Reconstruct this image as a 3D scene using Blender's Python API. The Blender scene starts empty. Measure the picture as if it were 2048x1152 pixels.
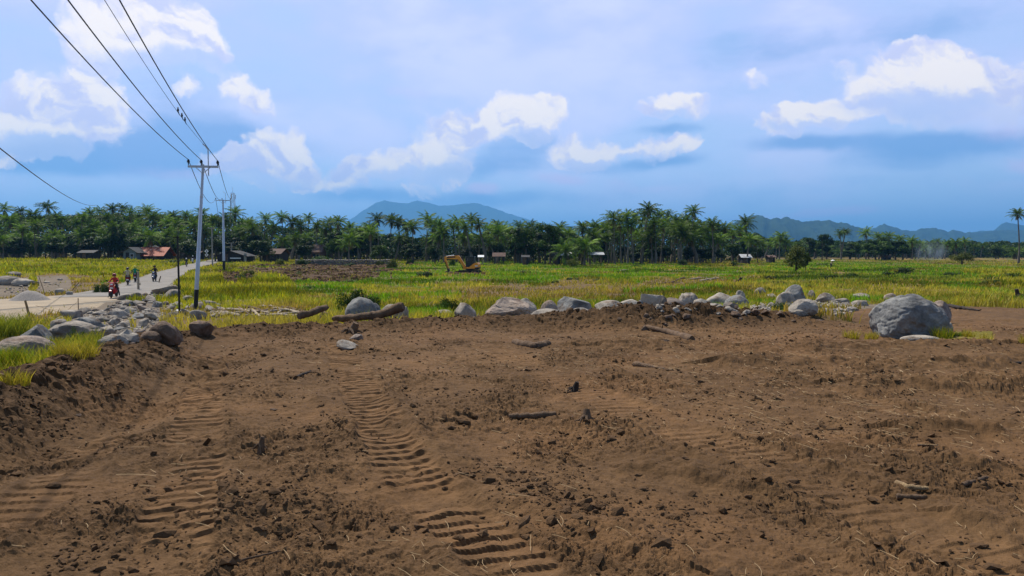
import bpy, math, random
import numpy as np
from mathutils import Vector, Matrix, Quaternion

random.seed(11)
rng = np.random.default_rng(7)
S = bpy.context.scene
COL = S.collection
R = math.radians
PI = math.pi

# ------------------------------------------------------------------ camera
F = 1547.0; CX = 1024.0; CY = 576.0; CAMZ = 1.7
HORIZON = 500.0
PITCH = math.atan((CY - HORIZON) / F)
cam_d = bpy.data.cameras.new('camera'); cam = bpy.data.objects.new('camera', cam_d); COL.objects.link(cam)
cam_d.sensor_width = 36.0; cam_d.lens = 36.0 * F / 2048.0
cam_d.clip_start = 0.05; cam_d.clip_end = 60000
cam.location = (0, 0, CAMZ); cam.rotation_euler = (PI / 2 - PITCH, 0, 0)
S.camera = cam

def ray(px, py):
    a = (px - CX) / F; b = -(py - CY) / F
    cp, sp = math.cos(PITCH), math.sin(PITCH)
    return np.array([a, cp + b * sp, -sp + b * cp])

def at(px, py, d):
    """world point on the sight line of (px,py) at forward distance d"""
    r = ray(px, py); r = r / r[1] * d
    return Vector((r[0], r[1], r[2] + CAMZ))

# ------------------------------------------------------------------ numpy noise
_GA = np.arange(256) / 256 * 6.2831853
_GX = np.cos(_GA).astype(np.float32); _GY = np.sin(_GA).astype(np.float32)
_K1, _K2, _K3 = np.uint32(374761393), np.uint32(668265263), np.uint32(1274126177)

def _mix(a, b):
    n = a + b
    n ^= n >> np.uint32(13); n *= _K3; n ^= n >> np.uint32(16)
    return n

def _sd(seed): return np.array([(seed * 974634777) & 0xffffffff]).astype(np.uint32)

def _u(a, seed=0):
    return np.asarray(a).astype(np.int64).astype(np.uint32)

def _h(ix, iy, seed):
    n = _mix(np.atleast_1d(_u(ix)) * _K1, np.atleast_1d(_u(iy)) * _K2 + _sd(seed))
    return (n & np.uint32(0xffffff)).astype(np.float32) / np.float32(0x1000000)

def gn2(x, y, seed=0):
    x = np.asarray(x, float); y = np.asarray(y, float)
    ix = np.floor(x); iy = np.floor(y); fx = (x - ix).astype(np.float32); fy = (y - iy).astype(np.float32)
    u = fx * fx * fx * (fx * (fx * 6 - 15) + 10); v = fy * fy * fy * (fy * (fy * 6 - 15) + 10)
    s = _sd(seed)
    a0 = np.atleast_1d(_u(ix)) * _K1; a1 = a0 + _K1; b0 = np.atleast_1d(_u(iy)) * _K2 + s; b1 = b0 + _K2
    def g(A, B, ox, oy):
        k = (_mix(A, B) >> np.uint32(5)) & np.uint32(255)
        return _GX[k] * (fx - ox) + _GY[k] * (fy - oy)
    a = g(a0, b0, 0, 0); b = g(a1, b0, 1, 0); c = g(a0, b1, 0, 1); d = g(a1, b1, 1, 1)
    a = a + (b - a) * u; c = c + (d - c) * u
    return (a + (c - a) * v) * 1.5

def fbm(x, y, o=4, seed=0, gain=0.5):
    s = 0; a = 1; f = 1; t = 0
    x = np.asarray(x, float); y = np.asarray(y, float)
    for i in range(o):
        ca, sa = math.cos(.6 + i * 1.3), math.sin(.6 + i * 1.3)
        s = s + a * gn2((x * ca - y * sa) * f + i * 17.3, (x * sa + y * ca) * f - i * 9.1, seed + i * 31); t += a; a *= gain; f *= 2.03
    return s / t * 1.4

def ridged(x, y, o=4, seed=0):
    s = 0; a = 1; f = 1; t = 0
    for i in range(o):
        s = s + a * (1 - np.abs(gn2(x * f + i * 7.7, y * f + i * 3.1, seed + i * 13)) * 1.7); t += a; a *= .55; f *= 2.1
    return s / t

def vor(x, y, seed=0):
    x = np.asarray(x, float); y = np.asarray(y, float)
    ix = np.floor(x); iy = np.floor(y)
    f1 = np.full(x.shape, 9.); f2 = np.full(x.shape, 9.); idr = np.zeros(x.shape)
    for ox in (-1, 0, 1):
        for oy in (-1, 0, 1):
            cx = ix + ox; cy = iy + oy
            dx = cx + _h(cx, cy, seed) - x; dy = cy + _h(cx, cy, seed + 5) - y
            d = np.sqrt(dx * dx + dy * dy)
            near = d < f1
            f2 = np.where(near, f1, np.minimum(f2, d))
            idr = np.where(near, _h(cx, cy, seed + 9), idr)
            f1 = np.where(near, d, f1)
    return f1, f2, idr

def gn3(p, seed=0):
    """cheap 3-D noise from three 2-D slices"""
    x, y, z = p[:, 0], p[:, 1], p[:, 2]
    return (gn2(x + z * .37, y - z * .21, seed) + gn2(y + x * .29, z + x * .17, seed + 3) + gn2(z - y * .31, x + y * .23, seed + 7)) / 1.8

def fbm3(p, o=4, seed=0, gain=.5):
    s = 0; a = 1; f = 1; t = 0
    for i in range(o):
        s = s + a * gn3(p * f + i * 5.2, seed + i * 11); t += a; a *= gain; f *= 2.05
    return s / t

def sstep(a, b, x):
    t = np.clip((x - a) / (b - a), 0, 1)
    return t * t * (3 - 2 * t)

# ------------------------------------------------------------------ terrain
KD = np.array([0, 4, 12, 15, 18, 22, 26, 34, 45, 60, 100, 150, 220, 400, 1000, 30000.])
KL = np.array([0, 0, .0, -.06, -.30, -.80, -1.3, -1.55, -1.7, -1.75, -1.8, -1.6, -.85, -.9, -1.2, -1.5])
KC = np.array([0, 0, -.08, -.12, -.17, -.32, -.6, -1.0, -1.5, -1.8, -1.85, -1.85, -1.85, -2, -2, -2.])
KR = np.array([0, 0, -.06, -.09, -.12, -.2, -.3, -.5, -.9, -1.25, -1.6, -1.8, -2.0, -2.3, -2.5, -2.5])

def polydist(x, y, pts, vals=None):
    """distance to a polyline, arc length along it, signed side, interpolated value"""
    best = np.full(np.shape(x), 1e9); arc = np.zeros(np.shape(x)); val = np.zeros(np.shape(x)); sg = np.zeros(np.shape(x))
    s0 = 0
    for i in range(len(pts) - 1):
        ax, ay = pts[i]; bx, by = pts[i + 1]
        L = math.hypot(bx - ax, by - ay); ux, uy = (bx - ax) / L, (by - ay) / L
        t = np.clip((x - ax) * ux + (y - ay) * uy, 0, L)
        dx = x - ax - t * ux; dy = y - ay - t * uy
        d = np.sqrt(dx * dx + dy * dy)
        m = d < best
        best = np.where(m, d, best); arc = np.where(m, s0 + t, arc)
        sg = np.where(m, dx * uy - dy * ux, sg)
        if vals is not None:
            val = np.where(m, vals[i] + (vals[i + 1] - vals[i]) * t / L, val)
        s0 += L
    return best, arc, sg, val

BERM = [(-7.0, 3.2), (-5.7, 5.5), (-5.5, 8), (-6.0, 12), (-7.9, 16.6), (-6.9, 18.2), (-6.0, 18.6), (-4.6, 18.9), (-3.2, 19.2), (-.3, 19.3), (1.6, 19.0), (2.9, 18.8), (4.2, 19.4), (6.1, 20), (8.5, 21), (10.5, 22)]
BERMH = [.22, .30, .30, .24, .22, .24, .34, .22, .25, .25, .34, .55, .50, .38, .20, 0]
ROAD = [(-80, 15), (-52, 29.5), (-35, 43.5), (-29.5, 56), (-33, 68), (-39.5, 85), (-52, 118), (-65, 157), (-77, 205), (-92, 290)]
ROADW = [5.2, 5.2, 5.4, 3.8, 2.6, 2.1, 2.1, 2.1, 2.1, 2.1]

def roadinfo(x, y):
    d, s, sg, w = polydist(x, y, ROAD, ROADW)
    return d, w, s, sg

def H0(x, y):
    x = np.asarray(x, float); y = np.asarray(y, float)
    d = np.sqrt(x * x + y * y)
    u = np.clip(x / np.maximum(np.abs(y), .3 * d + 1e-6), -.7, .7)
    l = np.interp(d, KD, KL); c = np.interp(d, KD, KC); r = np.interp(d, KD, KR)
    wl = np.clip(-u / .5, 0, 1); wr = np.clip(u / .6, 0, 1)
    z = c * (1 - wl - wr) + l * wl + r * wr
    b, _, _, bh = polydist(x, y, BERM, BERMH)
    side = .62 + .10 * np.clip(bh * 2, 0, 1)
    z = z + bh * np.exp(-(b / side) ** 2 * .75)
    # broad undulation of the fields
    z = z + sstep(30, 80, d) * .22 * fbm(x / 23, y / 23, 3, 5) * (1 - sstep(500, 900, d))
    rd, rw, _, _ = roadinfo(x, y)
    k = 1 - sstep(rw, rw + 3.0, rd)
    far = np.clip((d - 160) / 60, 0, 1)
    zr = -1.72 + .85 * far
    z = z * (1 - k) + zr * k
    return z

def gp(px, py, dmin=2.0):
    """the ground point seen at (px,py)"""
    r = ray(px, py); r = r / r[1]
    t = np.geomspace(dmin, 3000, 6000)
    X = r[0] * t; Y = t; Z = CAMZ + r[2] * t
    hit = np.nonzero(Z <= H0(X, Y))[0]
    i = hit[0] if len(hit) else len(t) - 1
    return Vector((X[i], Y[i], float(H0(X[i], Y[i]))))

def zat(x, y):
    return float(H0(np.array([x]), np.array([y]))[0])

def project(P):
    """pixel of world points (only used to word the labels)"""
    P = np.atleast_2d(np.array(P, float))
    cp, sp = math.cos(PITCH), math.sin(PITCH)
    x = P[:, 0]; y = P[:, 1]; z = P[:, 2] - CAMZ
    f = y * cp - z * sp; u = y * sp + z * cp
    return np.stack([CX + F * x / f, CY - F * u / f], 1)

# tracks of the digger in the cleared soil: (x, y) polylines
TRACKS = [
    ([(-1.55, 2.6), (-1.9, 4.2), (-2.55, 6.1), (-3.35, 8.2), (-4.1, 10.2), (-5.1, 13.2)], .26, 1.0),
    ([(.45, 2.6), (-.05, 4.2), (-.65, 5.5), (-1.08, 6.7), (-1.65, 8.8), (-2.6, 12), (-3.4, 15)], .27, 1.1),
    ([(3.2, 2.7), (2.55, 4.4), (2.2, 5.8), (1.7, 6.9), (1.05, 9.0), (.2, 12), (-.6, 15)], .36, .55),
    ([(-3.7, 2.6), (-3.15, 4.4), (-3.3, 5.6), (-4.0, 7.4)], .26, .6),
    ([(5.6, 4.0), (5.1, 6.5), (4.2, 8.5), (3.0, 11.5), (2.0, 15)], .34, .35),
]
RIDGES = [  # windrows and lips pushed up by the blade: pts, height, width
    ([(3.9, 7.4), (4.7, 7.0), (6.2, 6.4), (7.5, 6.1)], .10, .16),
    ([(2.5, 6.9), (3.0, 6.4), (3.7, 6.1)], .05, .10),
    ([(1.0, 6.0), (1.6, 5.6), (2.0, 5.3)], .06, .10),
    ([(-1.5, 9), (-.9, 7.0), (-.4, 5.8), (.35, 4.7), (.9, 4.1)], .05, .13),
    ([(2.9, 4.8), (3.4, 4.4), (4.0, 3.9)], .06, .12),
    ([(4.5, 10), (6.5, 9.6), (9, 9.8)], .12, .25),
    ([(2, 14.5), (5, 14), (9, 14.6)], .10, .35),
    ([(-2.2, 8.8), (-1.7, 7.4), (-1.5, 6.6)], .04, .1),
    ([(3.5, 12), (6.5, 11.7), (10, 12.3)], .10, .3),
]

def dirt_mask(x, y):
    """1 on the freshly bulldozed soil"""
    w = fbm(x / 1.3, y / 1.3, 3, 41) * .45
    b, _, sg, bh = polydist(x, y, BERM[:-1])
    d = np.sqrt(x * x + y * y)
    inside = sstep(-.75, -.25, sg + w * .6)           # right / near side of the berm line
    right = sstep(7.5, 10.5, x) * (1 - sstep(29, 31.5, y - .08 * (x - 14) + w * 2))
    far = (1 - sstep(21, 22.5, d + w))
    m = np.maximum(inside * np.maximum(far, 0), right * (y > 0))
    m = np.where((y < 4) & (x > -6.6), 1, m)
    return np.clip(m, 0, 1)

def Hdetail(x, y):
    """relief of the disturbed soil, and how dry / pressed it is"""
    d = np.sqrt(x * x + y * y)
    dm = dirt_mask(x, y)
    z = .055 * fbm(x * .7, y * .7, 3, 3)
    press = np.zeros(x.shape)
    zt = np.zeros(x.shape)
    n1 = fbm(x * 1.1, y * 1.1, 3, 77)
    for k, (pts, hw, amp) in enumerate(TRACKS):
        wob = .05 * fbm(x * 2.5, y * 2.5, 3, 90 + k)
        b, s, sg, _ = polydist(x, y, pts)
        inn = 1 - sstep(hw * .75, hw * 1.0, b + wob)
        keep = sstep(-.30, .25, n1 + .30 * amp - .12 + .35 * fbm(x * .9 + k * 9, y * .9, 2, 300 + k) + .40 * fbm(x * 3.3, y * 3.3, 3, 330 + k))
        sl = s + .05 * np.abs(sg) + .018 * fbm(x * 1.6, y * 1.6, 3, 201)
        ph = (sl / .165) % 1.0
        bar = sstep(.0, .10, ph) * (1 - sstep(.58, .74, ph))
        zt = zt + inn * (-.020 + .030 * amp * bar * keep * (.9 + .45 * fbm(x * 4, y * 4, 3, 400 + k)))
        lip = np.exp(-((b - hw * 1.12) / .07) ** 2)
        zt = zt + .032 * lip * (.5 + fbm(x * 4, y * 4, 3, 60 + k))
        press = np.maximum(press, inn * (.15 + .85 * keep) * min(1, .45 + .5 * amp))
    for k, (pts, h, w) in enumerate(RIDGES):
        b, s, sg, _ = polydist(x + .12 * fbm(x * 2, y * 2, 3, 8), y + .12 * fbm(x * 2, y * 2, 3, 18), pts)
        prof = np.where(sg > 0, np.exp(-(b / w) ** 2), np.exp(-(b / (w * 2.2)) ** 2))
        zt = zt + h * prof * (.55 + .8 * np.clip(.5 + fbm(x * 3.2, y * 3.2, 3, 70 + k), 0, 1.4))
    rough = 1 - .8 * press
    patch = sstep(-.25, .35, fbm(x * .55, y * .55, 3, 15))
    rough = rough * (.22 + .80 * patch)
    # crumbs and flakes
    f1, f2, idr = vor(x * 6.5 + .6 * fbm(x * 4, y * 4, 2, 1), y * 7.5 + .6 * fbm(x * 4, y * 4, 2, 2), 3)
    plate = (idr ** 2.0) * sstep(.02, .16, f2 - f1)
    z = z + rough * .040 * plate * sstep(-.1, .3, fbm(x * 1.4, y * 1.4, 2, 99))
    wx = .25 * fbm(x * 11, y * 11, 2, 301); wy = .25 * fbm(x * 11, y * 11, 2, 302)
    lump = np.clip(.55 + .9 * fbm(x * 1.1, y * 1.1, 2, 311), .1, 1.3) * rough
    for sc, A, sd, cutoff in ((6.0, .066, 23, .66), (13.0, .034, 29, .50), (29.0, .016, 37, .35)):
        g1, g2, idg = vor(x * sc + wx * 2, y * sc + wy * 2, sd)
        z = z + lump * A * np.clip(idg - cutoff, 0, 1) * np.clip(1 - (g1 / .62) ** 2, 0, 1) ** .8 * (1.6 if sc > 10 else 1)
        z = z - lump * .012 * (1 - sstep(.0, .10, g2 - g1)) * (sc < 20)
    z = z + rough * .045 * (ridged(x * 2.6, y * 2.6, 4, 33) - .6)
    z = z + (.4 + .6 * rough) * .024 * fbm(x * 9, y * 9, 3, 44)
    near = 1 - sstep(9, 16, d)
    z = z + near * (.35 + .65 * rough) * .010 * ridged(x * 26, y * 26, 2, 54)
    # berm faces are cloddy and streaked
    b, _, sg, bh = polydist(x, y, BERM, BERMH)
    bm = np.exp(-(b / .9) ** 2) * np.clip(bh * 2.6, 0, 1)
    z = z - .20 * np.exp(-((b - 1.35) / .6) ** 2) * (x < -3.4) * (sg > 0) * sstep(4, 7, y) * (1 - sstep(15, 18, y))
    z = z + bm * (.15 * (ridged(x * 1.5, y * 1.5, 4, 66) - .6) + .05 * fbm(x * 5, y * 5, 3, 68))
    e1, e2, ide = vor(x * 3.2, y * 3.2, 43)
    z = z + bm * .12 * (ide ** 2.5) * sstep(.03, .2, e2 - e1)
    other = sstep(24, 40, d)
    grassy = .05 * fbm(x * .9, y * .9, 3, 81)
    return (z * (1 - .62 * press) + zt) * dm + grassy * (1 - dm) * (.4 + .6 * other), dm, press, bm

# ------------------------------------------------------------------ mesh helpers
def link(name, me, m=None, parent=None):
    o = bpy.data.objects.new(name, me); COL.objects.link(o)
    if m is not None:
        for mm in (m if isinstance(m, (list, tuple)) else [m]): me.materials.append(mm)
    if parent is not None: o.parent = parent
    return o

def mesh_np(name, V, Q, smooth=False):
    """V (n,3), Q list of index arrays with equal width or one array"""
    me = bpy.data.meshes.new(name)
    V = np.ascontiguousarray(V, np.float32)
    if not isinstance(Q, list): Q = [Q]
    loops = np.concatenate([q.ravel() for q in Q]).astype(np.int32)
    tot = np.concatenate([np.full(len(q), q.shape[1]) for q in Q]).astype(np.int32)
    st = np.concatenate([[0], np.cumsum(tot)[:-1]]).astype(np.int32)
    me.vertices.add(len(V)); me.vertices.foreach_set('co', V.ravel())
    me.loops.add(len(loops)); me.loops.foreach_set('vertex_index', loops)
    me.polygons.add(len(tot)); me.polygons.foreach_set('loop_start', st); me.polygons.foreach_set('loop_total', tot)
    me.polygons.foreach_set('use_smooth', np.full(len(tot), smooth, bool))
    me.update(calc_edges=True)
    return me

def set_col(me, C, name='Col'):
    a = me.attributes.new(name, 'FLOAT_COLOR', 'POINT')
    C = np.asarray(C, np.float32)
    if C.shape[1] == 3: C = np.concatenate([C, np.ones((len(C), 1), np.float32)], 1)
    a.data.foreach_set('color', np.ascontiguousarray(C).ravel())

class MB:
    """collects simple solids and links them as one mesh object"""
    def __init__(self): self.v = []; self.f = []; self.mi = []; self.cur = 0
    def add(self, v, f):
        n = len(self.v); self.v += [tuple(p) for p in v]
        self.f += [tuple(i + n for i in q) for q in f]; self.mi += [self.cur] * len(f)
        return self
    def box(self, c, s, rot=None, taper=1.0):
        x, y, z = s[0] / 2, s[1] / 2, s[2] / 2
        P = [Vector((i * x * (taper if k > 0 else 1), j * y * (taper if k > 0 else 1), k * z)) for k in (-1, 1) for j in (-1, 1) for i in (-1, 1)]
        if rot is not None: P = [rot @ p for p in P]
        c = Vector(c)
        return self.add([p + c for p in P], [(0, 2, 3, 1), (4, 5, 7, 6), (0, 1, 5, 4), (2, 6, 7, 3), (0, 4, 6, 2), (1, 3, 7, 5)])
    def tube(self, pts, rad, n=8, cap=True):
        pts = [Vector(p) for p in pts]
        if not isinstance(rad, (list, tuple)): rad = [rad] * len(pts)
        V = []; Fc = []
        ref = None
        for i, p in enumerate(pts):
            t = (pts[min(i + 1, len(pts) - 1)] - pts[max(i - 1, 0)]).normalized()
            if ref is None:
                ref = t.orthogonal().normalized()
            ref = (ref - t * ref.dot(t)).normalized()
            b = t.cross(ref)
            for k in range(n):
                a = 2 * PI * k / n
                V.append(p + (ref * math.cos(a) + b * math.sin(a)) * rad[i])
        for i in range(len(pts) - 1):
            for k in range(n):
                k2 = (k + 1) % n
                Fc.append((i * n + k, i * n + k2, (i + 1) * n + k2, (i + 1) * n + k))
        if cap:
            Fc.append(tuple(range(n - 1, -1, -1))); m = (len(pts) - 1) * n; Fc.append(tuple(range(m, m + n)))
        return self.add(V, Fc)
    def prism(self, poly, y0, y1, axis='y'):
        """poly in (x,z), extruded along y"""
        n = len(poly)
        V = [(p[0], y0, p[1]) for p in poly] + [(p[0], y1, p[1]) for p in poly]
        if axis == 'x': V = [(y0, p[0], p[1]) for p in poly] + [(y1, p[0], p[1]) for p in poly]
        Fc = [tuple(range(n)), tuple(range(2 * n - 1, n - 1, -1))] + [((i + 1) % n, i, i + n, (i + 1) % n + n) for i in range(n)]
        return self.add(V, Fc)
    def lathe(self, prof, c=(0, 0, 0), n=14, axis='z', sx=1, sy=1):
        V = []; Fc = []
        c = Vector(c)
        for r, z in prof:
            for k in range(n):
                a = 2 * PI * k / n
                p = Vector((r * math.cos(a) * sx, r * math.sin(a) * sy, z))
                if axis == 'x': p = Vector((p.z, p.x, p.y))
                if axis == 'y': p = Vector((p.x, p.z, p.y))
                V.append(p + c)
        for i in range(len(prof) - 1):
            for k in range(n):
                Fc.append((i * n + k, i * n + (k + 1) % n, (i + 1) * n + (k + 1) % n, (i + 1) * n + k))
        Fc.append(tuple(range(n - 1, -1, -1))); m = (len(prof) - 1) * n; Fc.append(tuple(range(m, m + n)))
        return self.add(V, Fc)
    def build(self, name, m, parent=None, smooth=False, bevel=0):
        me = bpy.data.meshes.new(name); me.from_pydata(self.v, [], self.f)
        me.update()
        o = link(name, me, m, parent)
        import bmesh
        bm = bmesh.new(); bm.from_mesh(me); bmesh.ops.recalc_face_normals(bm, faces=bm.faces)
        if bevel:
            bmesh.ops.bevel(bm, geom=[e for e in bm.edges if e.calc_face_angle(0) > .5], offset=bevel, segments=2, affect='EDGES')
        bm.to_mesh(me); bm.free()
        if any(self.mi) and not bevel: me.polygons.foreach_set('material_index', self.mi)
        if smooth:
            me.polygons.foreach_set('use_smooth', [True] * len(me.polygons))
            me.set_sharp_from_angle(angle=R(42))
        return o

def tag(o, label=None, cat=None, group=None, kind=None):
    if label: o['label'] = label
    if cat: o['category'] = cat
    if group: o['group'] = group
    if kind: o['kind'] = kind
    return o

def empty(name, loc, rz=0, label=None, cat=None, group=None):
    o = bpy.data.objects.new(name, None); COL.objects.link(o)
    o.empty_display_size = .3
    o.location = loc; o.rotation_euler = (0, 0, rz)
    return tag(o, label, cat, group)

# ------------------------------------------------------------------ materials
def nt(m):
    m.use_nodes = True; t = m.node_tree
    return t, t.nodes['Principled BSDF'] if 'Principled BSDF' in t.nodes else None

def N(t, kind, **kw):
    n = t.nodes.new(kind)
    for k, v in kw.items():
        if k in n.inputs: n.inputs[k].default_value = v
        else: setattr(n, k, v)
    return n

def mat(name, c0, c1=None, scale=5.0, rough=.8, metal=0, bump=0, bscale=None, detail=6, spec=.3, rnd=0, stretch=None, coat=0):
    m = bpy.data.materials.new(name); t, b = nt(m); L = t.links.new
    b.inputs['Roughness'].default_value = rough; b.inputs['Metallic'].default_value = metal
    b.inputs['Specular IOR Level'].default_value = spec
    if coat: b.inputs['Coat Weight'].default_value = coat
    tc = N(t, 'ShaderNodeTexCoord'); vec = tc.outputs['Object']
    if stretch:
        mp = N(t, 'ShaderNodeMapping'); mp.inputs['Scale'].default_value = stretch
        L(vec, mp.inputs['Vector']); vec = mp.outputs[0]
    c1 = c1 or tuple(x * .75 for x in c0)
    no = N(t, 'ShaderNodeTexNoise'); no.inputs['Scale'].default_value = scale; no.inputs['Detail'].default_value = detail; no.inputs['Roughness'].default_value = .65
    L(vec, no.inputs['Vector'])
    cr = N(t, 'ShaderNodeValToRGB'); cr.color_ramp.elements[0].position = .35; cr.color_ramp.elements[1].position = .65
    cr.color_ramp.elements[0].color = (*c1, 1); cr.color_ramp.elements[1].color = (*c0, 1)
    L(no.outputs['Fac'], cr.inputs[0]); out = cr.outputs[0]
    if rnd:
        oi = N(t, 'ShaderNodeObjectInfo'); mr = N(t, 'ShaderNodeMapRange')
        mr.inputs['To Min'].default_value = 1 - rnd; mr.inputs['To Max'].default_value = 1 + rnd
        L(oi.outputs['Random'], mr.inputs[0])
        hs = N(t, 'ShaderNodeHueSaturation'); L(out, hs.inputs['Color']); L(mr.outputs[0], hs.inputs['Value']); out = hs.outputs[0]
    L(out, b.inputs['Base Color'])
    if bump:
        n2 = N(t, 'ShaderNodeTexNoise'); n2.inputs['Scale'].default_value = bscale or scale * 3; n2.inputs['Detail'].default_value = 8
        n2.inputs['Roughness'].default_value = .7
        L(vec, n2.inputs['Vector'])
        bp = N(t, 'ShaderNodeBump'); bp.inputs['Strength'].default_value = 1.0; bp.inputs['Distance'].default_value = bump
        L(n2.outputs['Fac'], bp.inputs['Height']); L(bp.outputs[0], b.inputs['Normal'])
    return m

def leafmat(name, attr=False, c0=(.05, .1, .02), c1=(.03, .06, .012), rough=.5, trans=.16, rnd=.25, scale=.9, spec=.10):
    m = bpy.data.materials.new(name); t, b = nt(m); L = t.links.new
    if attr:
        a = N(t, 'ShaderNodeAttribute'); a.attribute_name = 'Col'; col = a.outputs['Color']
    else:
        tc = N(t, 'ShaderNodeTexCoord'); no = N(t, 'ShaderNodeTexNoise'); no.inputs['Scale'].default_value = scale; no.inputs['Detail'].default_value = 4
        L(tc.outputs['Object'], no.inputs['Vector'])
        cr = N(t, 'ShaderNodeValToRGB'); cr.color_ramp.elements[0].position = .38; cr.color_ramp.elements[1].position = .62
        cr.color_ramp.elements[0].color = (*c1, 1); cr.color_ramp.elements[1].color = (*c0, 1)
        L(no.outputs['Fac'], cr.inputs[0]); col = cr.outputs[0]
    oi = N(t, 'ShaderNodeObjectInfo'); mr = N(t, 'ShaderNodeMapRange')
    mr.inputs['To Min'].default_value = 1 - rnd; mr.inputs['To Max'].default_value = 1 + rnd
    L(oi.outputs['Random'], mr.inputs[0])
    hs = N(t, 'ShaderNodeHueSaturation'); L(col, hs.inputs['Color']); L(mr.outputs[0], hs.inputs['Value']); col = hs.outputs[0]
    L(col, b.inputs['Base Color']); b.inputs['Roughness'].default_value = rough; b.inputs['Specular IOR Level'].default_value = spec
    tr = N(t, 'ShaderNodeBsdfTranslucent')
    g = N(t, 'ShaderNodeMix'); g.data_type = 'RGBA'; g.blend_type = 'MULTIPLY'; g.inputs['Factor'].default_value = 1
    L(col, g.inputs['A']); g.inputs['B'].default_value = (1.5, 1.6, .5, 1)
    L(g.outputs['Result'], tr.inputs['Color'])
    mx = N(t, 'ShaderNodeMixShader'); mx.inputs[0].default_value = trans
    L(b.outputs[0], mx.inputs[1]); L(tr.outputs[0], mx.inputs[2])
    L(mx.outputs[0], t.nodes['Material Output'].inputs['Surface'])
    return m

def groundmat():
    m = bpy.data.materials.new('soil'); t, b = nt(m); L = t.links.new
    a = N(t, 'ShaderNodeAttribute'); a.attribute_name = 'Col'
    tc = N(t, 'ShaderNodeTexCoord')
    n1 = N(t, 'ShaderNodeTexNoise'); n1.inputs['Scale'].default_value = 7; n1.inputs['Detail'].default_value = 10; n1.inputs['Roughness'].default_value = .72
    L(tc.outputs['Object'], n1.inputs['Vector'])
    mr = N(t, 'ShaderNodeMapRange'); mr.inputs['From Min'].default_value = .3; mr.inputs['From Max'].default_value = .7
    mr.inputs['To Min'].default_value = .66; mr.inputs['To Max'].default_value = 1.34
    L(n1.outputs['Fac'], mr.inputs[0])
    hs = N(t, 'ShaderNodeHueSaturation'); L(a.outputs['Color'], hs.inputs['Color']); L(mr.outputs[0], hs.inputs['Value'])
    L(hs.outputs[0], b.inputs['Base Color'])
    b.inputs['Roughness'].default_value = .95; b.inputs['Specular IOR Level'].default_value = .12
    n2 = N(t, 'ShaderNodeTexNoise'); n2.inputs['Scale'].default_value = 38; n2.inputs['Detail'].default_value = 6; n2.inputs['Roughness'].default_value = .75
    L(tc.outputs['Object'], n2.inputs['Vector'])
    bp = N(t, 'ShaderNodeBump'); bp.inputs['Strength'].default_value = .9; bp.inputs['Distance'].default_value = .014
    L(n2.outputs['Fac'], bp.inputs['Height']); L(bp.outputs[0], b.inputs['Normal'])
    return m

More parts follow.
